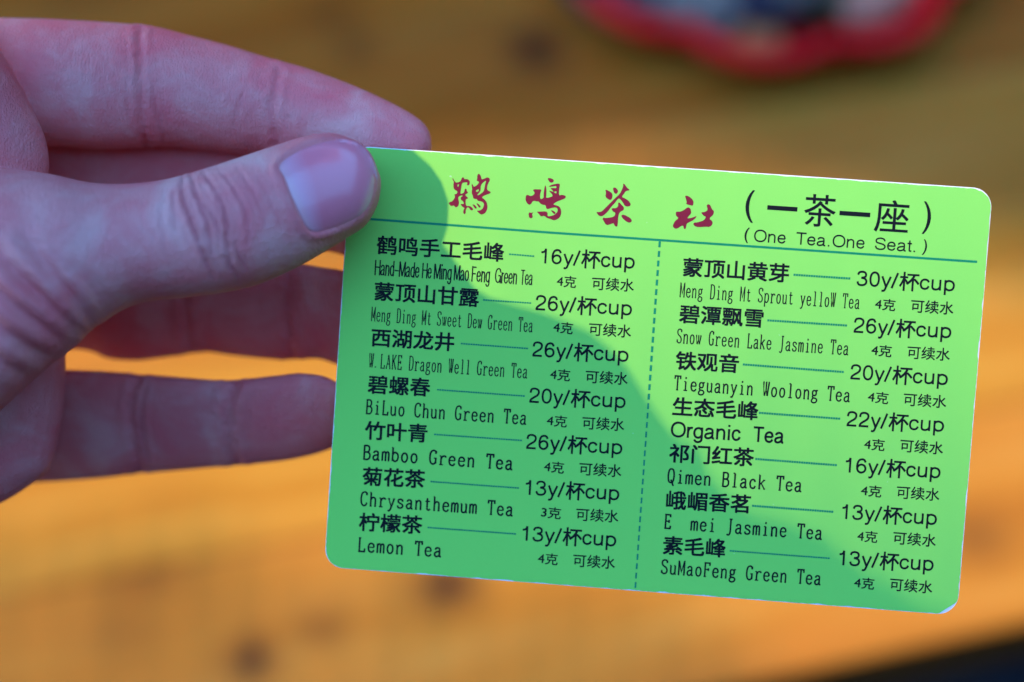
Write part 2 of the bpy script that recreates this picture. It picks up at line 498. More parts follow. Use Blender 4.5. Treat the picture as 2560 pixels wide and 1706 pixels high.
# half-width print face drawn as strokes: x 0..5.4, capitals 12 high, small letters 7.6 high; '~' marks a smoothed stroke
G = {
 'M': [[(.6,0),(.6,12)],[(4.8,0),(4.8,12)],[(.6,12),(2.7,2.5),(4.8,12)],[(0,0),(1.3,0)],[(4.1,0),(5.4,0)],[(0,12),(.8,12)],[(4.6,12),(5.4,12)]],
 'D': ['~',[(1,12),(2.8,12),(4.4,10.6),(4.9,6),(4.4,1.4),(2.8,0),(1,0)],[(1,0),(1,12)],[(.3,12),(1,12)],[(.3,0),(1,0)]],
 'S': ['~',[(4.6,9.3),(4.3,11.2),(2.8,12),(1.1,11.2),(.7,9.2),(1.5,7.2),(3.8,5.3),(4.7,3.0),(4.2,.9),(2.6,0),(1.0,.9),(.6,3)],[(4.6,9.3),(4.6,11.6)],[(.6,3),(.6,.5)]],
 'G': ['~',[(4.6,9.2),(4.2,11.3),(2.9,12),(1.3,10.9),(.6,8),(.6,4),(1.3,1.1),(2.8,0),(4.2,1),(4.6,2.6)],[(4.6,0.4),(4.6,5.2)],[(3.3,5.2),(5.3,5.2)],[(4.6,9.2),(4.6,11.7)]],
 'T': [[(2.7,0),(2.7,12)],[(.4,9.4),(.5,12),(4.9,12),(5.0,9.4)],[(1.8,0),(3.6,0)]],
 'W': [[(.5,12),(1.6,0),(2.7,9.5),(3.8,0),(4.9,12)],[(0,12),(1.1,12)],[(4.3,12),(5.4,12)],[(2.2,12),(3.2,12)],[(2.7,9.5),(2.7,12)]],
 'L': [[(1.2,12),(1.2,0),(4.7,0),(4.9,2.8)],[(.4,12),(2.2,12)],[(.4,0),(1.2,0)]],
 'A': [[(.5,0),(2.7,12),(4.9,0)],[(1.2,4),(4.2,4)],[(0,0),(1.3,0)],[(4.1,0),(5.4,0)]],
 'K': [[(1,0),(1,12)],[(4.6,12),(1,5.2)],[(2.2,7.2),(4.8,0)],[(.3,0),(1.8,0)],[(.3,12),(1.8,12)],[(3.8,12),(5.2,12)],[(4.1,0),(5.4,0)]],
 'E': [[(4.5,9.8),(4.4,12),(1.1,12),(1.1,0),(4.6,0),(4.8,2.5)],[(1.1,6.2),(3.6,6.2)],[(3.6,4.8),(3.6,7.6)],[(.3,12),(1.1,12)],[(.3,0),(1.1,0)]],
 'B': ['~',[(1,12),(3.2,12),(4.3,10.8),(4.3,8),(3.2,6.5),(1,6.4)],[(1,6.4),(3.4,6.3),(4.8,4.8),(4.8,1.8),(3.4,0),(1,0)],[(1,0),(1,12)],[(.3,12),(1,12)],[(.3,0),(1,0)]],
 'C': ['~',[(4.6,9.2),(4.2,11.3),(2.9,12),(1.3,10.9),(.6,8),(.6,4),(1.3,1.1),(2.8,0),(4.2,.9),(4.7,2.8)],[(4.6,9.2),(4.6,11.7)]],
 'J': ['~',[(3.2,12),(3.2,2),(2.7,-1.2),(1.6,-2),(.6,-1.2)],[(2.1,12),(4.5,12)]],
 'Q': ['~',[(2.7,12),(1.2,10.8),(.6,6),(1.2,1.2),(2.7,0),(4.2,1.2),(4.8,6),(4.2,10.8),(2.7,12)],[(2.6,2.6),(3.6,.6),(4.3,-2),(5.0,-2.2)]],
 'F': [[(4.7,9.5),(4.6,12),(1.1,12),(1.1,0)],[(1.1,6.2),(3.7,6.2)],[(.3,0),(2.2,0)],[(.3,12),(1.1,12)],[(3.7,5),(3.7,7.4)]],
 'a': ['~',[(1,5.9),(1.5,7.3),(2.7,7.7),(3.7,7.2),(4.0,5.6),(4.0,1.2),(4.4,.1),(5.2,.3)],[(4.0,4.6),(2.2,4.2),(.9,3),(.8,1.2),(1.8,0),(3.0,.3),(4.0,1.8)]],
 'b': ['~',[(1,0),(1,12)],[(1,5.6),(1.8,7.3),(3,7.7),(4.3,6.6),(4.8,4),(4.3,1.2),(3,0),(1.8,.5),(1,2)],[(.2,12),(1,12)]],
 'c': ['~',[(4.3,5.6),(3.9,7.1),(2.8,7.7),(1.4,6.8),(.8,4),(1.4,1),(2.8,0),(4,.6),(4.5,2.2)]],
 'e': ['~',[(.8,4.2),(4.7,4.2)],[(4.7,4.2),(4.3,6.6),(2.8,7.7),(1.4,6.8),(.8,4),(1.4,1),(2.9,0),(4.1,.5),(4.7,1.9)]],
 'g': ['~',[(2.5,7.7),(1.3,7.0),(1,5.5),(1.3,3.9),(2.5,3.2),(3.7,3.9),(4,5.5),(3.7,7),(2.5,7.7)],[(3.6,7.0),(4.4,7.8),(5.1,7.5)],[(1.7,3.4),(1.1,2.2),(1.9,1.2),(3.8,.8),(4.8,-.6),(4.1,-2.4),(2.5,-3),(.9,-2.4),(.6,-.8),(1.6,.8)]],
 'h': ['~',[(1,0),(1,12)],[(1,5.6),(1.9,7.2),(3,7.7),(4,6.9),(4.3,5.2),(4.3,0)],[(.2,12),(1,12)],[(.3,0),(1.8,0)],[(3.6,0),(5,0)]],
 'i': [[(2.8,0),(2.8,7.6)],[(1.5,7.6),(2.8,7.6)],[(1.3,0),(4.3,0)],[(2.8,9.9),(2.8,11.6)]],
 'k': [[(1,0),(1,12)],[(4.2,7.6),(1,3.4)],[(2.2,5),(4.6,0)],[(.2,12),(1,12)],[(.3,0),(1.8,0)],[(3.9,0),(5.3,0)],[(3.4,7.6),(5,7.6)]],
 'l': [[(2.8,0),(2.8,12)],[(1.5,12),(2.8,12)],[(1.3,0),(4.3,0)]],
 'm': ['~',[(.5,0),(.5,7.6)],[(.5,6),(1.2,7.4),(1.9,7.7),(2.5,7),(2.7,5.6),(2.7,0)],[(2.7,6),(3.4,7.4),(4.1,7.7),(4.7,7),(4.9,5.6),(4.9,0)],[(0,7.6),(.5,7.6)],[(0,0),(1,0)],[(2.2,0),(3.2,0)],[(4.4,0),(5.4,0)]],
 'n': ['~',[(1,0),(1,7.6)],[(1,5.6),(1.9,7.2),(3,7.7),(4,6.9),(4.3,5.2),(4.3,0)],[(.2,7.6),(1,7.6)],[(.3,0),(1.8,0)],[(3.6,0),(5,0)]],
 'o': ['~',[(2.7,7.7),(1.4,6.8),(.8,3.9),(1.4,.9),(2.7,0),(4,.9),(4.6,3.9),(4,6.8),(2.7,7.7)]],
 'p': ['~',[(1,-3.2),(1,7.6)],[(1,5.6),(1.8,7.3),(3,7.7),(4.3,6.6),(4.8,4),(4.3,1.2),(3,0),(1.8,.5),(1,2)],[(.2,7.6),(1,7.6)],[(.3,-3.2),(1.8,-3.2)]],
 'r': ['~',[(1.7,0),(1.7,7.6)],[(1.7,4.8),(2.4,6.8),(3.6,7.7),(4.7,7.3),(4.8,6.4)],[(.5,7.6),(1.7,7.6)],[(.5,0),(3.2,0)]],
 's': ['~',[(4.3,5.6),(4.1,7),(2.7,7.7),(1.3,7.1),(1.2,5.4),(2.3,4.3),(3.8,3.4),(4.5,2),(3.9,.5),(2.6,0),(1.2,.5),(.9,2.2)]],
 't': ['~',[(2.4,10.4),(2.4,1.8),(2.8,.3),(3.7,0),(4.7,1)],[(.9,7.6),(4.4,7.6)]],
 'u': ['~',[(1,7.6),(1,2.4),(1.4,.6),(2.5,0),(3.5,.4),(4.3,2)],[(4.3,7.6),(4.3,0)],[(.2,7.6),(1,7.6)],[(3.4,7.6),(4.3,7.6)],[(4.3,0),(5.1,0)]],
 'w': [[(.4,7.6),(1.6,0),(2.7,6.6),(3.8,0),(5,7.6)],[(0,7.6),(1,7.6)],[(4.4,7.6),(5.4,7.6)],[(2.3,7.6),(3.1,7.6)],[(2.7,6.6),(2.7,7.6)]],
 'y': ['~',[(.8,7.6),(2.8,.4)],[(4.7,7.6),(2.8,.4),(2.0,-2.2),(1.2,-3.1),(.4,-2.6)],[(.1,7.6),(1.7,7.6)],[(3.9,7.6),(5.3,7.6)]],
 '.': [[(.9,0.1),(.9,1.1)],[(1.3,0.1),(1.3,1.1)]],
}
def catmull(P, n=5):
    if len(P) < 3: return P
    out = []
    closed = P[0] == P[-1]
    for i in range(len(P) - 1):
        p1, p2 = np.array(P[i], float), np.array(P[i + 1], float)
        p0 = np.array(P[i - 1] if i else (P[-2] if closed else P[0]), float)
        p3 = np.array(P[i + 2] if i + 2 < len(P) else (P[1] if closed else P[-1]), float)
        for k in range(n):
            t = k / n
            out.append(tuple(0.5 * (2 * p1 + (p2 - p0) * t + (2 * p0 - 5 * p1 + 4 * p2 - p3) * t * t + (3 * p1 - p0 - 3 * p2 + p3) * t ** 3)))
    out.append(tuple(P[-1]))
    return out

def strokes(pr, body, l, r, h, w=0.27):
    a, b = px_card(*l), px_card(*r)
    d = b - a
    L = np.linalg.norm(d)
    ux = d / L
    uy = np.array([-ux[1], ux[0]])
    sy = h / 16.6 / 12
    total = 6.6 * (len(body) - 1) + 5.4
    sx = L / total
    for i, ch in enumerate(body):
        if ch == ' ': continue
        g = G[ch]
        sm = g[0] == '~'
        for k, P in enumerate(g[1:] if sm else g):
            Q = catmull(P) if sm else P
            vert = abs(P[0][0] - P[-1][0]) < 0.4
            ww = w * (1.0 if vert or len(P) > 2 else 0.72)
            pr.line([a + ux * ((i * 6.6 + x) * sx) + uy * (y * sy) for x, y in Q], min(ww, 1.25 * sx))

# sans face, also as strokes: advance and strokes, capitals 12 high, small letters 8.7 high
def ov(cx, rx, y0, y1):
    cy, ry = (y0 + y1) / 2, (y1 - y0) / 2
    return [(cx + rx * math.copysign(abs(math.sin(a)) ** .9, math.sin(a)), cy + ry * math.copysign(abs(math.cos(a)) ** .9, math.cos(a))) for a in [2 * math.pi * i / 12 for i in range(12)]] + [(cx, y1)]
BOWL = [(7.5,6.2),(6.4,7.6),(4.4,8.1),(2.1,7),(1.2,4.4),(2.1,1.6),(4.3,.6),(6.3,1.2),(7.5,2.7)]
SG = {
 '0': (9.3, [ov(4.6, 3.2, .6, 11.4)]),
 '1': (9.3, [[(1.9,8.9),(3.6,9.2),(4.8,10.2),(5.2,12)],[(5.3,0),(5.3,12)]]),
 '2': (9.3, [[(1.2,8),(1.7,10.4),(3.2,11.4),(5.4,11.4),(7.2,10.3),(7.6,8.3),(6.6,6.2),(3.6,4),(1.8,2.4),(1.2,.7)],[(.6,.7),(8,.7)]]),
 '3': (9.3, [[(1.2,8.8),(2,10.7),(4.2,11.4),(6.4,10.8),(7.2,9),(6.4,7.2),(3.7,6.5)],[(3.7,6.5),(6.6,5.8),(7.8,3.6),(6.8,1.4),(4.4,.6),(2,1.2),(1,3.4)]]),
 '6': (9.3, [[(7.5,9),(6.6,10.8),(4.8,11.4),(2.6,10.4),(1.5,7.5),(1.4,4.5),(2.2,1.8),(4.5,.6),(6.8,1.6),(7.7,3.8),(6.8,6.2),(4.6,7.1),(2.3,6),(1.4,4)]]),
 'y': (8.3, [[(1,8.7),(4.2,.5)],[(7.4,8.7),(4.2,.2),(3.4,-2),(2.4,-2.9),(1,-2.8)]]),
 '/': (4.6, [[(.2,-.4),(4.4,12)]]),
 'c': (8.3, [[(7.1,6),(6.2,7.5),(4.3,8.1),(2.2,7.2),(1.3,4.4),(2.2,1.5),(4.3,.6),(6.2,1.3),(7.2,3)]]),
 'u': (9.3, [[(1.6,8.7),(1.6,2.8),(2.3,1.1),(4.2,.6),(6.2,1.4),(7.2,3.2)],[(7.2,8.7),(7.2,0)]]),
 'p': (9.3, [[(1.6,8.7),(1.6,-3.4)],[(1.6,6.2),(2.6,7.6),(4.6,8.1),(7,7),(7.9,4.4),(7,1.6),(4.7,.6),(2.7,1.2),(1.6,2.7)]]),
 'M': (13.9, [[(1.5,0),(1.5,12)],[(12.4,0),(12.4,12)],[(1.7,12),(6.95,.6)],[(6.95,.6),(12.2,12)]]),
 'H': (12, [[(1.4,0),(1.4,12)],[(10.6,0),(10.6,12)],[(1.4,6.4),(10.6,6.4)]]),
 'F': (10, [[(1.5,0),(1.5,12)],[(1.5,11.3),(9.2,11.3)],[(1.5,6.2),(8.2,6.2)]]),
 'G': (13, [[(11.6,8.4),(10.4,10.6),(7,11.4),(3,10),(1.4,6),(3,2),(6.8,.6),(10.2,2),(11.5,4.5)],[(7,5.9),(11.8,5.9)],[(11.7,0),(11.7,5.9)]]),
 'T': (10.2, [[(5.1,0),(5.1,11.3)],[(.4,11.3),(9.8,11.3)]]),
 'O': (13, [ov(6.5, 5.3, .6, 11.4)]),
 'S': (11, [[(9.4,8.6),(8.4,10.6),(5.4,11.4),(2.4,10.6),(1.5,8.8),(2.4,7.1),(5.6,6.2),(8.6,5.2),(9.8,3.3),(8.6,1.3),(5.6,.6),(2.4,1.4),(1.2,3.8)]]),
 'a': (9.3, [[(1.5,6.2),(2.3,7.6),(4.4,8.1),(6.3,7.5),(6.9,6),(6.9,1.8),(7.4,.7),(8.5,.7)],[(6.9,4.9),(4,4.4),(1.8,3.7),(1,2.2),(1.8,.9),(3.6,.6),(5.8,1.4),(6.9,3)]]),
 'n': (9.3, [[(1.6,0),(1.6,8.7)],[(1.6,5.6),(2.8,7.4),(4.8,8.1),(6.6,7.4),(7.3,5.6),(7.3,0)]]),
 'd': (9.3, [[(7.5,0),(7.5,12)],BOWL]),
 'e': (9.3, [[(1.4,4.5),(7.8,4.5)],[(7.8,4.5),(6.9,7.2),(4.6,8.1),(2.2,7),(1.3,4.4),(2.2,1.6),(4.7,.6),(6.6,1.2),(7.7,2.7)]]),
 'g': (9.3, [BOWL,[(7.5,8.7),(7.5,.4),(6.8,-2),(4.5,-2.9),(2.4,-2.3),(1.5,-1)]]),
 'r': (5.6, [[(1.6,0),(1.6,8.7)],[(1.6,5),(2.5,7.2),(4.2,8),(5.4,7.8)]]),
 'i': (3.7, [[(1.85,0),(1.85,8.7)],[(1.85,10.4),(1.85,12)]]),
 'o': (9.3, [ov(4.65, 3.4, .6, 8.1)]),
 't': (4.6, [[(2.3,11),(2.3,2),(2.8,.9),(4.3,.7)],[(.3,8),(4.3,8)]]),
 '.': (4.6, [[(2.3,0),(2.3,1.5)]]),
 '–': (9, [[(.3,4.6),(8.7,4.6)]]),
}
def sans(pr, body, l, r, h, w=0.305):
    a, b = px_card(*l), px_card(*r)
    d = b - a
    L = np.linalg.norm(d)
    ux = d / L
    uy = np.array([-ux[1], ux[0]])
    sy = h / 16.6 / 12
    x, S = 0.0, []
    for ch in body:
        adv, st = SG[ch]
        S += [[(x + px, py) for px, py in (catmull(P) if len(P) > 2 else P)] for P in st]
        x += adv
    lo = min(p[0] for P in S for p in P); hi = max(p[0] for P in S for p in P)
    sx = (L - w * .8) / (hi - lo)
    for P in S:
        pr.line([a + ux * (w * .4 + (px - lo) * sx) + uy * (py * sy) for px, py in P], min(w, max(2.6 * sx, .15)) if len(P) == 2 and abs(P[0][0] - P[1][0]) < .2 else min(w, max(2.6 * sx, .15)) )

Z3 = lambda x, y: (800 + .38265 * x, 340 + .38265 * y)
Z4 = lambda x, y: (800 + .38265 * x, 900 + .38265 * y)
Z5 = lambda x, y: (1600 + .40816 * x, 400 + .40816 * y)
Z6 = lambda x, y: (1600 + .45028 * x, 1000 + .45028 * y)
names, prices, latin, portions, leaders = Print(), Print(), Print(), Print(), Print()
# zoom, name, (left,bottom,right,bottom), leader, price, its baseline ends, English line, its baseline ends, grams, ends, refill ends
ROWS = [
 (Z3, '鹤鸣手工毛峰', (370,770,1197,823), (1235,773,1402,787), '16y/杯cup', (1437,832,2053,872), None, None, '4克', (1545,983,1670,995), (1775,1005,2048,1020)),
 (Z3, '蒙顶山甘露', (355,1073,1035,1118), (1065,1072,1382,1093), '26y/杯cup', (1403,1137,2035,1178), 'Meng Ding Mt Sweet Dew Green Tea', (333,1208,1388,1282), '4克', (1522,1283,1648,1298), (1755,1303,2030,1320)),
 (Z3, '西湖龙井', (335,1375,872,1408), (920,1357,1362,1390), '26y/杯cup', (1382,1440,2012,1481), 'W.LAKE Dragon Well Green Tea', (318,1512,1353,1583), '4克', (1502,1591,1630,1605), (1733,1613,2008,1629)),
 (Z4, '碧螺春', (313,218,715,240), (765,195,1340,237), '20y/杯cup', (1362,278,1993,320), 'BiLuo Chun Green Tea', (297,350,1348,422), '4克', (1480,430,1610,443), (1712,452,1985,467)),
 (Z4, '竹叶青', (293,518,697,540), (745,487,1322,527), '26y/杯cup', (1342,580,1972,622), 'Bamboo Green Tea', (278,648,1258,718), '4克', (1462,730,1590,745), (1692,752,1967,768)),
 (Z4, '菊花茶', (277,818,682,838), (722,795,1302,838), '13y/杯cup', (1335,880,1952,922), 'Chrysanthemum Tea', (262,950,1260,1020), '3克', (1443,1028,1570,1043), (1672,1050,1947,1065)),
 (Z4, '柠檬茶', (255,1116,663,1138), (703,1095,1283,1138), '13y/杯cup', (1315,1180,1932,1224), 'Lemon Tea', (245,1250,792,1287), '4克', (1422,1330,1550,1343), (1652,1350,1925,1368)),
 (Z5, '蒙顶山黄芽', (262,712,907,752), (940,704,1290,727), '30y/杯cup', (1325,770,1925,810), 'Meng Ding Mt Sprout yelloW Tea', (242,838,1343,912), '4克', (1437,915,1560,928), (1657,933,1917,950)),
 (Z5, '碧潭飘雪', (240,998,750,1028), (780,983,1270,1015), '26y/杯cup', (1303,1057,1903,1097), 'Snow Green Lake Jasmine Tea', (223,1120,1275,1195), '4克', (1415,1197,1537,1210), (1635,1217,1895,1233)),
 (Z5, '铁观音', (218,1283,600,1305), (630,1253,1250,1300), '20y/杯cup', (1283,1343,1882,1384), 'Tieguanyin Woolong Tea', (207,1407,1285,1482), '4克', (1393,1483,1517,1498), (1612,1505,1873,1522)),
 (Z6, '生态毛峰', (180,85,652,113), (660,72,1113,105), '22y/杯cup', (1142,145,1685,182), None, None, '4克', (1243,275,1355,285), (1442,288,1680,305)),
 (Z6, '祁门红茶', (162,345,628,370), (640,328,1095,363), '16y/杯cup', (1134,402,1665,440), 'Qimen Black Tea', (150,458,897,510), '4克', (1225,532,1337,543), (1423,547,1660,563)),
 (Z6, '峨嵋香茗', (145,605,610,630), (622,588,1075,622), '13y/杯cup', (1115,660,1645,699), 'E  mei Jasmine Tea', (132,712,1010,775), '4克', (1205,785,1315,795), (1403,800,1640,818)),
 (Z6, '素毛峰', (127,856,472,875), (498,838,1055,880), '13y/杯cup', (1099,917,1627,954), 'SuMaoFeng Green Tea', (115,963,1003,1027), '4克', (1187,1043,1297,1055), (1385,1058,1620,1077)),
]
for (Z, nm, nb, ld, prc, pb, en, eb, gr, gb, rb) in ROWS:
    place(names, nm, Z(nb[0], nb[1]), Z(nb[2], nb[3]), 45.5, 'cjk', 0.062)
    at_ = lambda q, dy=0: Z(pb[0] + (pb[2] - pb[0]) * q, pb[1] + (pb[3] - 4 - pb[1]) * q + dy)
    sans(prices, prc[:4], at_(0), at_(.424), 37)
    zs = 37 / 97 / (Z(0, 1)[1] - Z(0, 0)[1])
    place(prices, '杯', at_(.436, 15 * zs), at_(.634, 15 * zs), 46, 'cjk', 0.042)
    sans(prices, prc[5:], at_(.645), at_(1), 37)
    if en: strokes(latin, en, Z(eb[0], eb[1]), Z(eb[2], eb[3]), 34.5)
    place(portions, gr, Z(gb[0], gb[1]), Z(gb[2], gb[3]), 28.5, 'cjk', 0.022)
    place(portions, '可续水', Z(rb[0], rb[1]), Z(rb[2], rb[3]), 32, 'cjk', 0.022)
    a, b = px_card(*Z(ld[0], ld[1])), px_card(*Z(ld[2], ld[3]))
    n = int(np.linalg.norm(b - a) / 0.36)
    for i in range(n):
        p, q = a + (b - a) * (i / n), a + (b - a) * ((i + 0.86) / n)
        leaders.line([p, q], 0.31 if Z in (Z5, Z6) and nm != '素毛峰' else 0.23)
for wd, l, r in (('Hand–Made', 355, 648), ('He', 664, 728), ('Ming', 742, 858), ('Mao', 872, 972), ('Feng', 988, 1108), ('Green', 1140, 1285), ('Tea', 1304, 1390)):
    bl = lambda x: 910 + (x - 355) * 68 / 1035
    sans(latin, wd, Z3(l, bl(l)), Z3(r, bl(r)), 38.5, 0.25)
for wd, l, r in (('Organic', 170, 557), ('Tea', 622, 800)):
    bl = lambda x: 205 + (x - 170) * 38 / 630
    sans(latin, wd, Z6(l, bl(l)), Z6(r, bl(r)), 38.5, 0.33)
names.build('tea_name_lettering', INK)
prices.build('price_lettering', INK)
latin.build('english_lettering', INK)
portions.build('portion_lettering', INK)
leaders.build('leader_lines', TEAL)

head = Print()
for ch, l, r, y, h in (('一', 780, 962, 304, 10), ('茶', 1000, 1190, 403, 79), ('一', 1222, 1408, 338, 10), ('座', 1432, 1637, 437, 79)):
    dy = (r - l) * 0.066
    place(head, ch, Z5(l, y), Z5(r, y + dy), h, 'cjk', 0.03)
for l, r, y, h in ((640, 690, 382, 80), (635, 660, 507, 38)):
    place(head, '(', Z5(l, y), Z5(r, y + 3), h, 'cjk', 0.02)
for l, r, y, h in ((1726, 1774, 453, 80), (1727, 1750, 581, 38)):
    place(head, ')', Z5(l, y), Z5(r, y + 3), h, 'cjk', 0.02)
for wd, l, r in (('One', 697, 890), ('Tea.', 950, 1158), ('One', 1178, 1373), ('Seat.', 1437, 1683)):
    bl = lambda x: 501 + (x - 697) * 65 / 990
    sans(head, wd, Z5(l, bl(l)), Z5(r, bl(r)), 30.5, 0.225)
head.build('heading_lettering', INK)

rule = Print()
rule.line([px_card(905, 546.6), px_card(*Z3(1500, 632)), px_card(*Z5(2065, 625))], 0.35)
rule.build('ruled_line', TEAL)
div = Print()
a, b = px_card(1649.5, 604), px_card(1587.5, 1479)
n = 37
for i in range(n):
    div.line([a + (b - a) * (i / n), a + (b - a) * ((i + 0.62) / n)], 0.36 if i < 17 else 0.26)
div.build('column_divider', TEAL)

# brush-written title, traced as outlines: (origin u, v, scale, outlines, holes)
TITLE = [
 (1110, 420, 140 / 1689, [
  [(245,320),(275,318),(310,385),(355,440),(420,440),(500,405),(530,320),(560,285),(595,285),(612,340),(700,338),(755,370),(782,430),(770,500),(740,530),(700,530),(690,510),(712,440),(620,440),(545,460),(520,600),(490,790),(560,770),(610,740),(625,640),(650,625),(680,635),(685,700),(732,745),(700,775),(640,810),(655,840),(735,915),(700,935),(660,945),(650,1050),(670,1150),(780,1150),(850,1200),(885,1255),(850,1285),(800,1275),(740,1190),(690,1200),(655,1280),(655,1370),(615,1405),(575,1350),(590,1270),(625,1210),(560,1180),(500,1110),(520,1085),(590,1095),(600,1060),(570,1005),(515,970),(495,905),(580,830),(500,840),(435,880),(430,930),(460,1050),(435,1150),(380,1195),(330,1180),(300,1130),(215,1160),(140,1080),(165,1035),(240,1015),(290,960),(335,880),(310,790),(375,795),(415,715),(320,660),(285,600),(285,480),(300,430),(280,390)],
  [(1000,240),(1030,180),(1075,190),(1115,250),(1135,355),(1230,320),(1310,285),(1370,310),(1390,370),(1330,480),(1300,560),(1300,670),(1415,730),(1390,775),(1230,830),(1130,890),(1220,950),(1290,1040),(1315,1160),(1300,1270),(1240,1370),(1140,1415),(1080,1390),(980,1290),(1080,1290),(1170,1230),(1210,1110),(1180,1040),(1100,1005),(1020,1000),(990,940),(890,935),(870,860),(830,740),(850,640),(830,500),(860,490),(900,580),(990,530),(1070,425),(980,390),(1000,340)],
  [(850,1095),(920,1110),(995,1200),(970,1240),(930,1225)], [(970,1065),(1030,1080),(1110,1165),(1090,1205),(1050,1195)]],
  [[(400,510),(460,495),(420,595)], [(955,685),(1050,640),(1055,690),(990,740)], [(1110,530),(1190,430),(1275,385),(1240,500),(1210,680),(1170,740),(1025,835),(1005,810),(1070,740),(1105,680)]]),
 (1300, 430, 130 / 1568, [
  [(825,190),(930,190),(1010,230),(1020,280),(990,320),(930,330),(880,300)],
  [(390,560),(420,525),(640,530),(645,560),(605,680),(610,830),(715,790),(710,680),(730,520),(755,415),(780,420),(800,560),(795,690),(785,790),(900,770),(985,735),(970,680),(900,610),(880,560),(960,590),(1020,605),(940,520),(920,485),(1030,490),(1095,490),(1100,430),(1000,440),(885,460),(875,430),(960,390),(1110,355),(1190,355),(1205,400),(1185,500),(1170,715),(1270,690),(1385,725),(1370,800),(1240,850),(1100,905),(990,985),(1100,1010),(1190,1050),(1240,1140),(1245,1260),(1200,1380),(1100,1445),(1010,1465),(920,1425),(820,1395),(730,1325),(630,1350),(570,1270),(500,1200),(600,1200),(790,1190),(840,1250),(825,1310),(850,1345),(960,1325),(1060,1285),(1140,1190),(1130,1100),(1060,1070),(960,1090),(800,1135),(770,1000),(690,1000),(610,955),(560,890),(500,895),(430,875),(380,890),(340,965),(280,1000),(210,950),(165,850),(170,760),(190,700),(240,695),(320,735),(410,700),(450,630)],
  [(255,1250),(290,1220),(345,1240),(410,1215),(360,1280),(390,1360),(360,1395),(310,1400),(270,1370)],
  [(915,1155),(1000,1170),(1075,1225),(1050,1280),(1010,1260)]],
  [[(1020,605),(1060,590),(1105,595),(1100,640),(1060,645)]]),
 (1480, 445, 120 / 1447, [
  [(400,370),(430,360),(530,405),(600,460),(622,530),(600,640),(545,675),(460,630),(400,560),(425,450)],
  [(630,300),(700,290),(750,330),(795,410),(735,490),(680,465),(650,420)],
  [(935,180),(970,175),(1030,260),(1070,310),(1150,375),(1020,395),(960,490),(890,575),(1000,620),(1110,695),(1170,790),(1150,850),(1070,870),(990,850),(930,740),(850,640),(790,620),(680,770),(600,850),(480,1010),(380,1110),(290,1165),(200,1140),(155,1080),(130,1025),(200,1035),(290,1020),(400,910),(560,750),(700,610),(800,520),(850,460),(900,360),(940,250)],
  [(785,745),(830,745),(880,800),(960,880),(960,970),(860,1020),(810,1080),(790,1180),(775,1440),(740,1480),(680,1440),(650,1365),(560,1395),(465,1430),(400,1390),(350,1300),(315,1240),(345,1195),(400,1215),(610,1190),(690,1140),(705,1050),(630,1020),(590,950),(600,915),(730,915),(790,850)],
  [(875,1140),(930,1105),(1010,1130),(1150,1205),(1205,1280),(1180,1340),(1110,1355),(1020,1310),(920,1220)]], []),
 (1670, 475, 130 / 1853, [
  [(600,210),(700,210),(820,285),(890,370),(915,450),(890,570),(780,550),(640,505),(670,450),(640,330)],
  [(280,800),(310,775),(440,780),(560,725),(700,620),(770,640),(820,720),(825,850),(740,930),(680,1020),(840,1000),(1045,920),(920,1075),(780,1140),(660,1210),(645,1350),(605,1410),(560,1370),(545,1270),(450,1300),(360,1370),(270,1390),(200,1350),(165,1280),(240,1120),(380,1010),(300,940),(275,870)],
  [(1375,560),(1400,525),(1460,515),(1510,550),(1570,700),(1645,760),(1610,900),(1500,985),(1485,1050),(1570,1100),(1595,1190),(1550,1280),(1450,1330),(1380,1310),(1080,1335),(960,1300),(895,1230),(925,1165),(1040,1165),(1280,1090),(1360,960),(1260,920),(1170,800),(1290,795),(1400,740),(1410,680)]], []),
]
tit = Print()
for (u0, v0, s, outs, holes) in TITLE:
    c = bpy.data.curves.new('lettering', 'CURVE')
    c.dimensions = '2D'
    c.fill_mode = 'BOTH'
    for P in outs + holes:
        sp = c.splines.new('POLY')
        Q = [px_card(u0 + x * s, v0 + y * s) for x, y in P]
        # soften the traced corners a little
        S = []
        for i in range(len(Q)):
            a, b = Q[i], Q[(i + 1) % len(Q)]
            S += [a * 0.78 + b * 0.22, a * 0.22 + b * 0.78]
        sp.points.add(len(S) - 1)
        for q, p in zip(S, sp.points): p.co = (q[0], q[1], 0, 1)
        sp.use_cyclic_u = True
    o = bpy.data.objects.new('lettering', c)
    COL.objects.link(o)
    dg = bpy.context.evaluated_depsgraph_get(); dg.update()
    ev = o.evaluated_get(dg); m = ev.to_mesh()
    tit.add([tuple(q.co)[:2] for q in m.vertices], [tuple(p.vertices) for p in m.polygons])
    ev.to_mesh_clear(); bpy.data.objects.remove(o); bpy.data.curves.remove(c)
tit.build('title_lettering', RED)

# ------------------------------------------------------------------ hand
def cr1(P, n):
    """Catmull-Rom through rows of numbers, n samples a span"""
    P = np.array(P, float)
    out = []
    for i in range(len(P) - 1):
        p0, p1, p2, p3 = P[max(0, i - 1)], P[i], P[i + 1], P[min(len(P) - 1, i + 2)]
        for k in range(n):
            t = k / n
            out.append(0.5 * (2 * p1 + (p2 - p0) * t + (2 * p0 - 5 * p1 + 4 * p2 - p3) * t * t + (3 * p1 - p0 - 3 * p2 + p3) * t ** 3))
    out.append(P[-1])
    return out

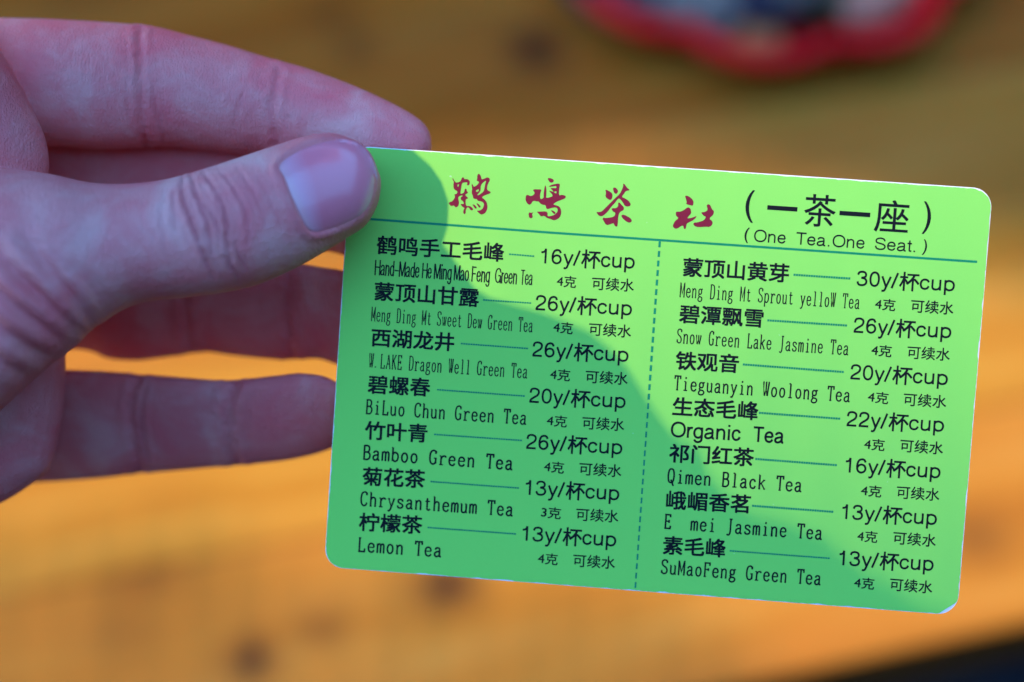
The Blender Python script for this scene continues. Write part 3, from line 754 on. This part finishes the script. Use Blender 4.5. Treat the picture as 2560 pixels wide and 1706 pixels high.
HV, HF = [], []
def loft(stations, cap=None, n=4, seg=36, power=2.0, tilt=0.0, flat=1.0):
    """closed tube from stations (x1,y1, x2,y2, h, depth): opposite outline points, distance in front of the card, half thickness"""
    S = cr1(stations, n)
    base = len(HV)
    for (x1, y1, x2, y2, h, dr) in S:
        a, b = hp(x1, y1, h + tilt), hp(x2, y2, h - tilt)
        dr = dr * flat
        c, e = (a + b) / 2, (a - b) / 2
        nrm = (CAM - c).normalized() * float(max(dr, 0.3) * MM)
        for i in range(seg):
            t = 2 * math.pi * i / seg
            ct, st = math.cos(t), math.sin(t)
            ct = math.copysign(abs(ct) ** (2 / power), ct); st = math.copysign(abs(st) ** (2 / power), st)
            HV.append(c + e * ct + nrm * st)
    m = len(S)
    for k in range(m - 1):
        for i in range(seg):
            j = (i + 1) % seg
            HF.append((base + k * seg + i, base + k * seg + j, base + (k + 1) * seg + j, base + (k + 1) * seg + i))
    for k, fl in ((0, False), (m - 1, True)):
        ring = [base + k * seg + i for i in range(seg)]
        c = sum((HV[i] for i in ring), Vector()) / seg
        if fl and cap: c = hp(*cap)
        HV.append(c); ci = len(HV) - 1
        for i in range(seg):
            j = (i + 1) % seg
            HF.append((ring[i], ring[j], ci) if fl else (ring[j], ring[i], ci))

INDEX = [(-260,70,-260,420,-15,13), (-100,42,-100,385,-14,12), (0,41,20,360,-13.5,11), (100,43,115,338,-13,10.5), (200,48,210,343,-13,10.2),
         (270,53,275,343,-12.8,9.9), (322,57,325,339,-12.6,9.5), (370,64,375,337,-12.4,9.5), (430,80,420,340,-12.2,9.5), (520,103,500,350,-12,9.2), (580,122,560,357,-11.7,8.9), (625,135,605,360,-11.4,8.5),
         (670,147,650,372,-11,8.5), (720,162,690,385,-10.5,8.4), (820,200,780,402,-9.7,8.2), (900,237,860,410,-9.0,7.8), (950,265,915,410,-8.6,7.0),
         (978,289,956,398,-8.3,5.6), (990,315,980,375,-8.2,3.6)]
THUMB = [(-420,420,-400,1040,-9,9), (-320,390,-290,1090,-4,14), (-200,378,-150,1065,2,18), (-60,385,0,945,6,18), (60,392,90,862,7,16), (130,403,175,792,8,14), (210,420,240,737,8.5,12),
         (300,422,320,698,8.5,10.8), (380,412,410,686,8.6,10.2), (450,394,500,675,8.9,9.8), (540,365,590,656,8.6,9.2), (620,338,680,617,8,8.2),
         (690,316,750,577,7.4,7.4), (740,309,800,546,7,6.9), (790,314,838,521,6.6,6.3), (830,330,858,492,6.1,5.4), (855,358,870,464,5.7,4.2), (868,390,875,437,5.5,2.6)]
MIDDLE = [(-150,285,-150,560,-25,8), (60,287,60,560,-25,8), (250,292,250,565,-24,8.2), (420,305,420,572,-23,8), (600,345,600,585,-20,8), (740,360,740,578,-16,7.8),
          (800,365,800,590,-12,7.6), (880,385,880,585,-9.5,7.2), (940,415,940,560,-8.5,6), (975,450,975,525,-8,4)]
RING = [(-60,590,-60,790,-29,8), (100,592,100,800,-29,8), (190,590,200,806,-28,8.2), (250,592,245,824,-28,8.4), (310,597,310,829,-27.6,8.4), (380,602,380,822,-27,8), (430,606,430,814,-26,7.6),
        (470,604,470,809,-25.5,7.6), (520,602,520,816,-25,8), (580,602,580,823,-24,8.2), (650,604,650,828,-23,8), (700,607,700,826,-20.5,7.7), (740,614,735,826,-20,7.6), (790,622,785,842,-19,7.6),
        (860,650,850,850,-17.5,7.2), (920,690,915,840,-16.5,5.8), (955,735,950,800,-16,3.4)]
PINKY = [(-60,850,-60,1130,-27,8), (60,848,60,1112,-27,8), (150,849,150,1106,-26.5,8), (250,853,250,1098,-25.5,8), (300,858,305,1090,-25,7.6), (330,861,335,1087,-24.6,7.4), (370,863,375,1085,-24,7.6),
         (430,868,430,1080,-23,7.6), (500,873,500,1074,-21.6,7.2), (530,873,535,1071,-21,7), (570,870,575,1068,-20,7.2), (640,862,650,1060,-18.5,7.4), (700,858,715,1047,-17,7.2),
         (750,866,765,1030,-16,6.4), (785,888,795,1005,-15.4,5), (808,920,812,975,-15,3)]
PALM = [(-420,640,60,640,-13,9), (-420,720,135,720,-13,11), (-420,810,151,812,-13,12), (-420,900,149,900,-13,12), (-420,960,142,960,-13,12), (-420,1040,127,1040,-13,11),
        (-420,1085,108,1085,-13,10), (-420,1115,66,1118,-13,9), (-420,1145,15,1150,-13,8), (-420,1180,-50,1180,-13,6), (-420,1215,-150,1215,-13,3)]
WEB = [(-380,20,-60,20,-6,4), (-380,70,-28,70,-4,7), (-380,120,2,120,-3,9), (-380,175,34,175,-2,10), (-380,235,66,235,-2,10.5), (-380,300,98,300,-2,10.5), (-380,350,111,350,-2,10),
       (-380,400,112,400,-2,9), (-380,450,90,450,-2,8), (-380,500,40,500,-2,6)]
CORE = [(-760,60,-760,1120,-8,19), (-600,30,-600,1170,-8,20), (-400,40,-400,1190,-9,19), (-220,80,-220,1150,-12,16), (-120,180,-120,1060,-15,9)]
ARM = [(-3400,180,-3200,1420,0,34), (-2400,190,-2300,1300,-2,30), (-1600,200,-1550,1150,-5,25), (-1000,160,-1000,1080,-7,22), (-700,110,-700,1090,-8,20)]
for st, cap, pw, ti, fl in ((INDEX, (992,345,-8.2), 2.0, 0, 1), (THUMB, (877,413,5.4), 2.1, 0, 1), (MIDDLE, (985,488,-8), 2, 5, .6), (RING, (965,768,-16), 2, 4.5, .62), (PINKY, (818,948,-15), 2, 4.5, .62),
                    (PALM, None, 2.1, 0, 1), (WEB, None, 2.1, 0, 1), (CORE, None, 2.3, 0, 1), (ARM, None, 2.0, 0, 1)):
    loft(st, cap, power=pw, tilt=ti, flat=fl)

raw = bpy.data.objects.new('hand_raw', mesh('hand_raw', HV, HF))
COL.objects.link(raw)
rm = raw.modifiers.new('remesh', 'REMESH'); rm.mode = 'VOXEL'; rm.voxel_size = 0.00031
sm = raw.modifiers.new('smooth', 'SMOOTH'); sm.factor = 0.5; sm.iterations = 16
dg = bpy.context.evaluated_depsgraph_get(); dg.update()
hm = bpy.data.meshes.new_from_object(raw.evaluated_get(dg))
bpy.data.objects.remove(raw)
hm.name = 'person_hand'
nv = len(hm.vertices)
co = np.empty(nv * 3); hm.vertices.foreach_get('co', co); co = co.reshape(-1, 3)
no = np.empty(nv * 3); hm.vertex_normals.foreach_get('vector', no); no = no.reshape(-1, 3)
camv = np.array(CAM)
rel = (co - camv) @ np.array([R_, U_, F_]).T
vx = (1280 + rel[:, 0] / rel[:, 2] * FPX) / K        # position in the 2353 px view
vy = (853 - rel[:, 1] / rel[:, 2] * FPX) / K
hh = D0 - rel[:, 2] * 1000                           # mm in front of the card
tocam = camv - co; tocam /= np.linalg.norm(tocam, axis=1)[:, None]
facing = np.clip((no * tocam).sum(1), 0, 1)
sel = np.where((facing > 0.02) & (vx > -90))[0]
vx, vy, hh, facing = vx[sel], vy[sel], hh[sel], facing[sel]
ns = len(sel)

def seg_dist(P):
    """distance in view px from every vertex to a polyline, with the position along it (0..1)"""
    P = np.array(catmull([tuple(p) for p in P], 6), float)
    best = np.full(ns, 1e9); along = np.zeros(ns)
    for i in range(len(P) - 1):
        a, b = P[i], P[i + 1]
        d = b - a; L2 = d @ d + 1e-9
        t = np.clip(((vx - a[0]) * d[0] + (vy - a[1]) * d[1]) / L2, 0, 1)
        q = np.hypot(vx - a[0] - t * d[0], vy - a[1] - t * d[1])
        k = q < best
        best[k] = q[k]; along[k] = (i + t[k]) / (len(P) - 1)
    return best, along

bv0 = BVHTree.FromPolygons([tuple(c) for c in co], [tuple(p.vertices) for p in hm.polygons])
disp = np.zeros(ns)          # mm along the normal
tint = np.zeros(ns)          # redness of creased skin
wob = np.array([noise.noise(Vector(c) * 420.0) for c in co[sel].tolist()])
wob2 = np.array([noise.noise(Vector(c) * 900.0 + Vector((5, 3, 1))) for c in co[sel].tolist()])
rc = random.Random(21)
def crease(P, depth, w, hr, puff=0.35, wide=2.6, fade=True, more=2, red=1.0):
    wide_fold = w >= 15
    for k in range(more):                       # fine folds either side of the main one
        dx, dy = rc.choice((-1, 1)) * rc.uniform(1.6, 4.2) * w, rc.uniform(-12, 12)
        a, b = sorted((rc.uniform(0, .45), rc.uniform(.55, 1)))
        Q = catmull([tuple(p) for p in P], 6)
        Q = Q[int(a * (len(Q) - 1)):int(b * (len(Q) - 1)) + 1]
        if len(Q) > 3:
            crease([(x + dx + rc.uniform(-2, 2), y + dy) for x, y in Q[::3]], depth * rc.uniform(.18, .4), w * .6, hr, .2, 2.6, True, 0)
    w = w * 0.66
    depth = depth * 0.95
    d, t = seg_dist(P)
    ww = 0.25 if wide_fold else 1.0
    d = np.abs(d + (wob * w * 0.9 + wob2 * w * 0.5) * ww) * (1 + 0.25 * wob2 * ww)
    m = (hh > hr[0]) & (hh < hr[1]) & (facing > 0.05)
    f = np.sin(np.pi * np.clip(t, 0.04, 0.96)) ** 0.5 if fade else 1.0
    g = -depth * np.exp(-(d / w) ** 2) + puff * depth * np.exp(-((d - wide * w) / (1.3 * w)) ** 2)
    disp[m] += (g * f)[m]
    tint[m] += (np.exp(-(d / (2.2 * w)) ** 2) * f * min(1, depth * 2.0) * red)[m]

FI, TH, BK = (-9, 3), (6, 40), (-40, -9)
# --- index finger
crease([(322,75),(322,140),(324,210),(326,280),(338,335)], 0.34, 11, (-13, 3), 0.5, fade=False, red=.45)
crease([(352,190),(358,250),(372,300),(382,335)], 0.25, 6, (-13, 3))
crease([(640,165),(632,205),(627,260),(632,310),(640,345)], 0.30, 11, (-13, 3), 0.5, fade=False, red=.45)
crease([(560,210),(548,250),(540,300)], 0.16, 10, (-13, 3))
# --- thumb knuckle
crease([(420,410),(418,440),(432,490),(452,545),(470,590),(492,640)], 0.55, 6, TH)
crease([(438,400),(450,440),(470,490),(482,540),(488,585)], 0.50, 6, TH)
crease([(470,395),(492,430),(512,470),(520,510),(522,560),(530,600)], 0.50, 6, TH)
crease([(500,388),(528,420),(556,468),(572,520),(570,560)], 0.34, 6, TH)
crease([(455,440),(472,470),(500,520),(508,560)], 0.30, 5, TH)
crease([(545,385),(575,430),(600,480),(612,520)], 0.22, 5, TH)
crease([(520,590),(535,620),(548,645)], 0.35, 6, TH)
crease([(540,560),(552,600),(570,630)], 0.22, 5, TH)
crease([(405,430),(398,470),(408,530)], 0.2, 6, TH)
crease([(590,400),(612,440),(632,490),(650,530)], 0.14, 5, TH)
crease([(380,440),(372,490),(380,560),(398,620)], 0.10, 8, TH)
# --- folds at the base of the thumb
crease([(60,545),(100,600),(150,660),(190,715),(212,745)], 0.65, 19, TH, 0.5, more=0, red=.3)
crease([(-20,560),(30,620),(90,680),(150,735),(190,765)], 0.72, 19, TH, 0.5, more=0, red=.3)
crease([(-40,640),(30,700),(90,745),(150,785)], 0.65, 19, TH, 0.5, more=0, red=.3)
crease([(-40,720),(20,765),(70,800),(118,820)], 0.58, 19, TH, 0.5, more=0, red=.3)
crease([(-40,800),(10,835),(55,865)], 0.50, 18, TH, 0.5, more=0, red=.3)
crease([(110,560),(160,610),(210,665),(236,710)], 0.36, 16, TH, 0.5, more=0, red=.3)
crease([(170,600),(215,640),(255,690)], 0.16, 15, TH, 0.4, more=0, red=.3)
# --- ring and little finger
crease([(430,600),(426,690),(430,760),(438,815)], 0.40, 13, BK, 0.4, fade=False, red=.4)
crease([(660,600),(655,700),(662,790),(672,830)], 0.40, 13, BK, 0.4, fade=False, red=.4)
crease([(318,860),(300,920),(302,980),(325,1080)], 0.40, 13, BK, 0.4, fade=False, red=.4)
crease([(340,870),(325,940),(330,1010),(345,1080)], 0.3, 7, BK, 0.3)
crease([(540,872),(524,930),(526,1000),(545,1065)], 0.40, 13, BK, 0.4, fade=False, red=.4)
# --- nail: sunk bed with a raised fold round it
NAIL = [(641,379),(652,408),(668,451),(690,499),(714,533),(757,528),(808,508),(841,484),(860,450),(868,413),(861,376),(843,346),(822,327),(790,319),(748,323),(688,345)]
def inside(P, x, y):
    P = np.array(P, float); r = np.zeros(len(x), bool)
    for i in range(len(P)):
        (x1, y1), (x2, y2) = P[i], P[i - 1]
        c = ((y1 > y) != (y2 > y)) & (x < (x2 - x1) * (y - y1) / (y2 - y1 + 1e-12) + x1)
        r ^= c
    return r
NL = catmull(NAIL + [NAIL[0]], 5)
dn, _ = seg_dist(NAIL + [NAIL[0]])
ins = inside(NL, vx, vy)
front = (hh > 4) & (facing > -0.05)
sd = np.where(ins, -dn, dn)
# free edge (right side) has no fold
foldw = np.clip((868 - vx) / 120, 0, 1)
fold = np.exp(-((sd - 9) / 9.0) ** 2) * 0.34 * foldw - 0.60 / (1 + np.exp((sd + 4) / 3.0)) * np.clip((870 - vx) / 30, 0, 1)
disp[front] += fold[front]
tint[front] += (0.35 * np.exp(-((sd - 6) / 14) ** 2))[front]
crease([(628,372),(640,408),(656,452),(680,505),(712,545)], 0.14, 5, TH)

# --- lumps of flesh and fine skin relief
co[sel] += no[sel] * (disp * MM)[:, None]
hm.vertices.foreach_set('co', co.ravel())
ca = hm.attributes.new('crease_redness', 'FLOAT', 'POINT')
tfull = np.zeros(nv); tfull[sel] = np.clip(tint, 0, 1)
ca.data.foreach_set('value', tfull)
hm.update()

sq = NT('skin')
ov = sq.obj()
b1 = sq.noise(ov, 95, 4, 0.6, 0.6)
b2 = sq.noise(sq.obj(loc=(1.3, 0.2, 0.7)), 260, 3, 0.6)
b3 = sq.noise(sq.obj(loc=(0.3, 2.2, 0.1)), 40, 2)
at = sq.n('ShaderNodeAttribute', attribute_name='crease_redness')
skc = sq.ramp(b1, [(0.30, (0.82, 0.145, 0.16)), (0.48, (0.81, 0.215, 0.21)), (0.68, (0.83, 0.36, 0.325))])
skc = sq.mix(sq.math('MULTIPLY', b2, 0.35), skc, (0.78, 0.19, 0.195))
skc = sq.mix(sq.math('MULTIPLY', sq.math('SUBTRACT', b3, 0.45, clamp=True), 1.6, clamp=True), skc, (0.80, 0.165, 0.175))
skc = sq.mix(sq.math('MULTIPLY', at.outputs['Fac'], 0.45), skc, (0.55, 0.09, 0.11))
sq.l(skc, sq.b.inputs['Base Color'])
sq.set(Roughness=0.46, Subsurface_Weight=0.10, Subsurface_Scale=0.0016, Specular_IOR_Level=0.28)
sq.b.inputs['Subsurface Radius'].default_value = (1.0, 0.35, 0.2)
# fine skin lines: cells, cross lines and pores
vo = sq.n('ShaderNodeTexVoronoi', feature='DISTANCE_TO_EDGE')
vo.inputs['Scale'].default_value = 2400
sq.l(sq.obj((1.0, 0.55, 0.55)), vo.inputs['Vector'])
ln = sq.noise(sq.obj((1.0, 0.14, 0.14), (0.2, 0.1, 0.2)), 3600, 2, 0.6)
hgt = sq.math('ADD', sq.math('MULTIPLY', sq.math('MINIMUM', vo.outputs['Distance'], 0.25), 1.2), sq.math('MULTIPLY', ln, 0.8))
hgt = sq.math('ADD', hgt, sq.math('MULTIPLY', sq.noise(ov, 700, 3), 0.9))
sq.bump(hgt, 0.75, 0.00026)
SKIN = sq.m
hand = link('person_hand', hm, SKIN)
tag(hand, 'bare left hand pinching the green menu card between thumb and index finger', 'hand')

# ---- thumbnail plate: a smooth surface fitted to the thumb and laid in the fold
def thumb_h(x, y):
    d = (hp(x, y, 0) - CAM).normalized()
    h = bv0.ray_cast(CAM, d)
    return D0 - (h[0] - CAM).dot(F_) * 1000 if h[0] else None
def nail_h(x, y):
    z = [q for q in (thumb_h(x + a, y + b) for a in (-9, 0, 9) for b in (-9, 0, 9)) if q is not None and q > 3]
    return sum(z) / len(z)
cen = np.array([768.0, 425.0])
rings, seg = 26, len(NL) - 1
nvv, nff = [], []
for k in range(rings + 1):
    q = k / rings
    for i in range(seg):
        p = cen + (np.array(NL[i]) - cen) * (q * 0.985)
        z = nail_h(p[0], p[1])
        lift = 0.06 - 0.10 * q ** 6
        nvv.append(hp(p[0], p[1], z + lift))
for k in range(rings):
    for i in range(seg):
        j = (i + 1) % seg
        nff.append((k * seg + i, (k + 1) * seg + i, (k + 1) * seg + j, k * seg + j))
# turned-under rim gives the plate its thickness
b0 = len(nvv)
for i in range(seg):
    p = cen + (np.array(NL[i]) - cen) * 0.99
    nvv.append(hp(p[0], p[1], nail_h(p[0], p[1]) - 0.45))
for i in range(seg):
    j = (i + 1) % seg
    nff.append((rings * seg + i, b0 + i, b0 + j, rings * seg + j))
nq = NT('nail_plate')
tcn = nq.n('ShaderNodeAttribute', attribute_name='nail_u')
ridg = nq.noise(nq.obj((0.08, 1, 1), (0, 0.1, 0.0)), 2600, 2)
ncl = nq.ramp(tcn.outputs['Fac'], [(0.0, (0.78, 0.38, 0.40)), (0.10, (0.77, 0.31, 0.38)), (0.30, (0.80, 0.19, 0.24)), (0.80, (0.82, 0.22, 0.27)), (0.93, (0.78, 0.29, 0.35)), (0.97, (0.82, 0.46, 0.45)), (1.0, (0.84, 0.54, 0.50))])
ncl = nq.mix(nq.math('MULTIPLY', nq.noise(nq.obj(), 300, 2), 0.3), ncl, (0.75, 0.18, 0.25))
nq.l(ncl, nq.b.inputs['Base Color'])
nq.set(Roughness=0.28, Subsurface_Weight=0.10, Subsurface_Scale=0.0012, Coat_Weight=0.42, Coat_Roughness=0.2)
nq.bump(ridg, 0.4, 0.00008)
nme = mesh('nail', nvv, nff)
nat = nme.attributes.new('nail_u', 'FLOAT', 'POINT')
# 0 at the cuticle, 1 at the free edge
vals = []
for v in nme.vertices:
    r = v.co - CAM; d = r.dot(F_)
    x = (1280 + r.dot(R_) / d * FPX) / K; y = (853 - r.dot(U_) / d * FPX) / K
    x0 = 641 + (y - 379) * (714 - 641) / (533 - 379)
    dx = (y - 415) / 100
    x1 = 874 - 28 * dx * dx - 10 * max(0, dx)
    vals.append(min(1, max(0, (x - x0) / (x1 - x0))))
nat.data.foreach_set('value', vals)
link('nail', nme, nq.m, hand)

# ------------------------------------------------------------------ foliage added out of view to shade hand, card and table
lq = NT('leaf_green')
lc = lq.mix(lq.noise(lq.obj(), 60, 4), (0.035, 0.075, 0.02), (0.06, 0.11, 0.03))
lq.l(lc, lq.b.inputs['Base Color']); lq.set(Roughness=0.5)
LEAF = lq.m
bark = plain('bark', (0.09, 0.06, 0.04), 0.85, 0.4, 60)
branch = bpy.data.objects.new('added_branch', None)
COL.objects.link(branch)
branch.location = (-0.5, 0.1, 1.6)
tag(branch, 'green broad-leaved branch added overhead, unseen, to shade the hand and table', 'branch')
branch_inv = Matrix.Translation(-Vector(branch.location))

SUNC = np.array([-0.30, 1.15])   # sun slope across and up the card for each mm towards the camera
def leaf_from_shadow(poly, off=80.0, thick=0.8):
    """leaf blade whose shade on the card plane has the given outline (photograph px)"""
    vt = []
    for (u, v) in poly:
        x, y = (u - 1280) / FPX * D0, (853 - v) / FPX * D0
        t = (off - y) / (SUNC[1] + 0.2) + max(0, 12 - y) * 2.9     # droops away from the card lower down
        vt.append((x + SUNC[0] * t, y + SUNC[1] * t, t))
    bm = bmesh.new()
    W = [CAM + (R_ * float(a) + U_ * float(b) + F_ * float(D0 - t)) * MM for a, b, t in vt]
    nr = (U_ - F_ * 0.2).normalized() * (thick * MM)
    lo = [bm.verts.new(p - branch.location) for p in W]
    hi = [bm.verts.new(p + nr - branch.location) for p in W]
    n = len(W)
    bm.faces.new(lo); bm.faces.new(hi[::-1])
    for i in range(n):
        bm.faces.new((lo[i], hi[i], hi[(i + 1) % n], lo[(i + 1) % n]))
    bmesh.ops.recalc_face_normals(bm, faces=bm.faces)
    bmesh.ops.triangulate(bm, faces=bm.faces)
    me = bpy.data.meshes.new('shade_leaf'); bm.to_mesh(me); bm.free()
    link('shade_leaf', me, LEAF, branch, smooth=False)
SHADE = [(1090,170), (1095,260), (1060,325), (1000,350), (985,366), (1034,392), (1077,430), (1104,468), (1121,517), (1118,566), (1104,604), (1085,632),
         (1120,655), (1156,684), (1183,723), (1221,746), (1278,765), (1355,788), (1412,811), (1470,837), (1527,883), (1565,925), (1623,1015), (1676,1085),
         (1745,1126), (1762,1180), (1789,1212), (1834,1252), (1888,1288), (1960,1306), (2050,1342), (2086,1374), (2140,1414), (2185,1446), (2239,1477),
         (2289,1509), (2338,1530), (2440,1580), (2460,1900), (1400,2300), (-500,2300), (-700,1000), (-600,-200), (400,-350), (900,-250), (1060,0)]
leaf_from_shadow(SHADE)

def table_leaf(poly, height, thick=0.002):
    """broad leaf blade hung `height` m above the table along the sunbeams, shading the given photograph outline"""
    bm = bmesh.new()
    W = [table_at(u, v) + TO_SUN * (height / TO_SUN.z) for u, v in poly]
    lo = [bm.verts.new(p - branch.location) for p in W]
    hi = [bm.verts.new(p + Vector((0, 0, thick)) - branch.location) for p in W]
    n = len(W)
    bm.faces.new(lo); bm.faces.new(hi[::-1])
    for i in range(n):
        bm.faces.new((lo[i], hi[i], hi[(i + 1) % n], lo[(i + 1) % n]))
    bmesh.ops.recalc_face_normals(bm, faces=bm.faces)
    bmesh.ops.triangulate(bm, faces=bm.faces)
    me = bpy.data.meshes.new('shade_leaf'); bm.to_mesh(me); bm.free()
    link('shade_leaf', me, LEAF, branch, smooth=False)

# slim leaflets high up thin out the sun on the near side of the table
rl = random.Random(5)
u = -500
while u < 1950:
    top = 1190 + 0.15 * (u - 0) + rl.uniform(-60, 60)
    wd = rl.uniform(46, 62)
    table_leaf([(u, top), (u + wd * .5, top + 150), (u + wd * .62, top + 420), (u + wd * .62, 2200), (u - wd * .62, 2200), (u - wd * .62, top + 420), (u - wd * .5, top + 150)], 3.4)
    u += 118

# a fringe of leaflets feathers the edge of the parasol's shade
u = -900
while u < 3400:
    wd = rl.uniform(56, 74)
    y0 = np.interp(u, [-900, 900, 1660, 2300, 3400], [420, 330, 300, 470, 590])
    tip = y0 + rl.uniform(210, 330)
    table_leaf([(u - wd, y0 - 90), (u + wd, y0 - 90), (u + wd * .7, y0 + 70), (u + wd * .25, tip), (u - wd * .25, tip), (u - wd * .7, y0 + 70)], 3.2)
    u += 118
# and a sparser spray thins the sun towards the lower right corner of the card
def card_leaf(poly, height, thick=0.001):
    bm = bmesh.new()
    W = [pt(u, v, D0) + TO_SUN * height for u, v in poly]
    lo = [bm.verts.new(p - branch.location) for p in W]
    hi = [bm.verts.new(p + Vector((0, 0, thick)) - branch.location) for p in W]
    n = len(W)
    bm.faces.new(lo); bm.faces.new(hi[::-1])
    for i in range(n):
        bm.faces.new((lo[i], hi[i], hi[(i + 1) % n], lo[(i + 1) % n]))
    bmesh.ops.recalc_face_normals(bm, faces=bm.faces)
    me = bpy.data.meshes.new('shade_leaf'); bm.to_mesh(me); bm.free()
    link('shade_leaf', me, LEAF, branch, smooth=False)
u = 1250
while u < 2750:
    w_ = rl.uniform(48, 60)
    card_leaf([(u, 420 + rl.uniform(-60, 60)), (u + w_ * .5, 1000), (u + w_, 1500), (u + w_, 1900), (u - w_, 1900), (u - w_, 1500), (u - w_ * .5, 1000)], 2.1)
    u += 150

# ------------------------------------------------------------------ parasol added out of view to shade and warm the far table
pq = NT('red_canvas')
pd = pq.n('ShaderNodeBsdfDiffuse'); ptr = pq.n('ShaderNodeBsdfTranslucent'); pm = pq.n('ShaderNodeMixShader')
wv = pq.noise(pq.obj(), 400, 2)
pc = pq.mix(wv, (0.82, 0.20, 0.05), (0.87, 0.24, 0.06))
pq.l(pc, pd.inputs[0]); pq.l(pc, ptr.inputs[0]); pm.inputs[0].default_value = 0.95
pq.l(pd.outputs[0], pm.inputs[1]); pq.l(ptr.outputs[0], pm.inputs[2])
pq.l(pm.outputs[0], pq.t.nodes['Material Output'].inputs['Surface'])
par = bpy.data.objects.new('added_parasol', None)
COL.objects.link(par)
par.location = (0.0, 1.75, 0)
tag(par, 'red canvas parasol out of view, put there to shade the far table and red tray', 'added_parasol')
EDGE = [(-6500,520), (-3500,480), (-900,430), (0,385), (500,350), (900,330), (1150,310), (1330,310), (1500,300), (1660,305), (1820,350), (1960,400), (2120,440), (2300,475), (2480,515), (2700,560), (3300,600), (5200,680), (8000,800)]
HGT = 2.2
rim = [table_at(u, v) + TO_SUN * (HGT / TO_SUN.z) for u, v in EDGE]
topc = Vector((0.0, 1.75, rim[0].z + 0.45))
n = len(rim)
far = [Vector((p.x * .9, 2.95 - .1 * abs(p.x), p.z)) for p in rim[::-1]]
loop = rim + far
pv = [p - par.location for p in loop] + [p - par.location + Vector((0, 0, 0.0015)) for p in loop]
m2 = len(loop)
pv += [topc - par.location, topc - par.location + Vector((0, 0, 0.0015))]
pf = []
for i in range(m2):
    j = (i + 1) % m2
    pf += [(j, i, 2 * m2), (m2 + i, m2 + j, 2 * m2 + 1), (i, j, m2 + j, m2 + i)]
link('canopy', mesh('canopy', pv, pf), pq.m, par, smooth=False)
bm = bmesh.new()
bmesh.ops.create_cone(bm, cap_ends=True, segments=24, radius1=0.022, radius2=0.022, depth=topc.z)
bmesh.ops.translate(bm, vec=(0, 0, topc.z / 2), verts=bm.verts)
me = bpy.data.meshes.new('pole'); bm.to_mesh(me); bm.free()
link('pole', me, plain('pole_wood', (0.25, 0.13, 0.06), 0.5), par)

# ------------------------------------------------------------------ the photographer, seated: only the lap shows past the table edge
jn = plain('navy_denim', (0.036, 0.038, 0.056), 0.9, 0.35, 300)
HV, HF = [], []
def tube(st, seg=32):
    """st: (centre, half width vector, half depth vector)"""
    base = len(HV)
    for c, a, b in st:
        for i in range(seg):
            t = 2 * math.pi * i / seg
            HV.append(Vector(c) + Vector(a) * math.cos(t) + Vector(b) * math.sin(t))
    m = len(st)
    for k in range(m - 1):
        for i in range(seg):
            j = (i + 1) % seg
            HF.append((base + k * seg + i, base + k * seg + j, base + (k + 1) * seg + j, base + (k + 1) * seg + i))
    for k in (0, m - 1):
        ring = [base + k * seg + i for i in range(seg)]
        HV.append(sum((HV[i] for i in ring), Vector()) / seg)
        for i in range(seg):
            j = (i + 1) % seg
            HF.append((ring[j], ring[i], len(HV) - 1) if k == 0 else (ring[i], ring[j], len(HV) - 1))
hz = CAM.z
tube([((0, -.40 + .13 * min(1, max(0, (z - .5) / .75)), z), (a, 0, 0), (0, b, 0)) for z, a, b in ((.42, .10, .08), (.46, .17, .12), (.60, .17, .12), (.75, .155, .11), (.90, .175, .12), (1.02, .20, .12), (1.10, .20, .105), (1.15, .13, .08),
      (1.18, .065, .06), (1.23, .058, .06), (1.26, .07, .085), (1.31, .078, .098), (1.37, .078, .10), (1.42, .065, .082), (1.455, .03, .04))])  # unseen torso and head, placed to block sky light from the hand
for sx in (-1, 1):
    tube([((sx * x, y, z), (r, 0, 0), (0, .1 * r, r)) for x, y, z, r in ((.09, -.48, .53, .085), (.10, -.30, .53, .095), (.14, -.05, .53, .088), (.185, .20, .535, .078), (.22, .40, .54, .066), (.232, .46, .53, .058), (.236, .50, .51, .03))])
    tube([((sx * x, y, z), (r, 0, 0), (0, r, 0)) for x, y, z, r in ((.226, .43, .55, .03), (.226, .43, .53, .058), (.226, .42, .42, .060), (.226, .40, .30, .056), (.226, .38, .14, .042), (.226, .38, .085, .040), (.226, .39, .02, .045))])
    tube([((sx * .226, y, .045), (r, 0, 0), (0, 0, h)) for y, r, h in ((.33, .02, .02), (.35, .04, .04), (.42, .045, .045), (.52, .048, .032), (.57, .03, .022))])
    tube([((sx * x, y, z), (r, 0, 0), (0, r, 0)) for x, y, z, r in ((.19, -.29, 1.12, .03), (.205, -.29, 1.10, .055), (.25, -.32, .95, .048), (.27, -.29, .84, .042), (.265, -.27, .80, .03))])
raw = bpy.data.objects.new('body_raw', mesh('body_raw', HV, HF))
COL.objects.link(raw)
rm = raw.modifiers.new('remesh', 'REMESH'); rm.mode = 'VOXEL'; rm.voxel_size = 0.011
sm = raw.modifiers.new('smooth', 'SMOOTH'); sm.factor = 0.5; sm.iterations = 5
dg = bpy.context.evaluated_depsgraph_get(); dg.update()
bme = bpy.data.meshes.new_from_object(raw.evaluated_get(dg))
bpy.data.objects.remove(raw)
body = link('person', bme, jn)
tag(body, 'person in dark navy clothes whose lap shows past the near edge of the table', 'person')
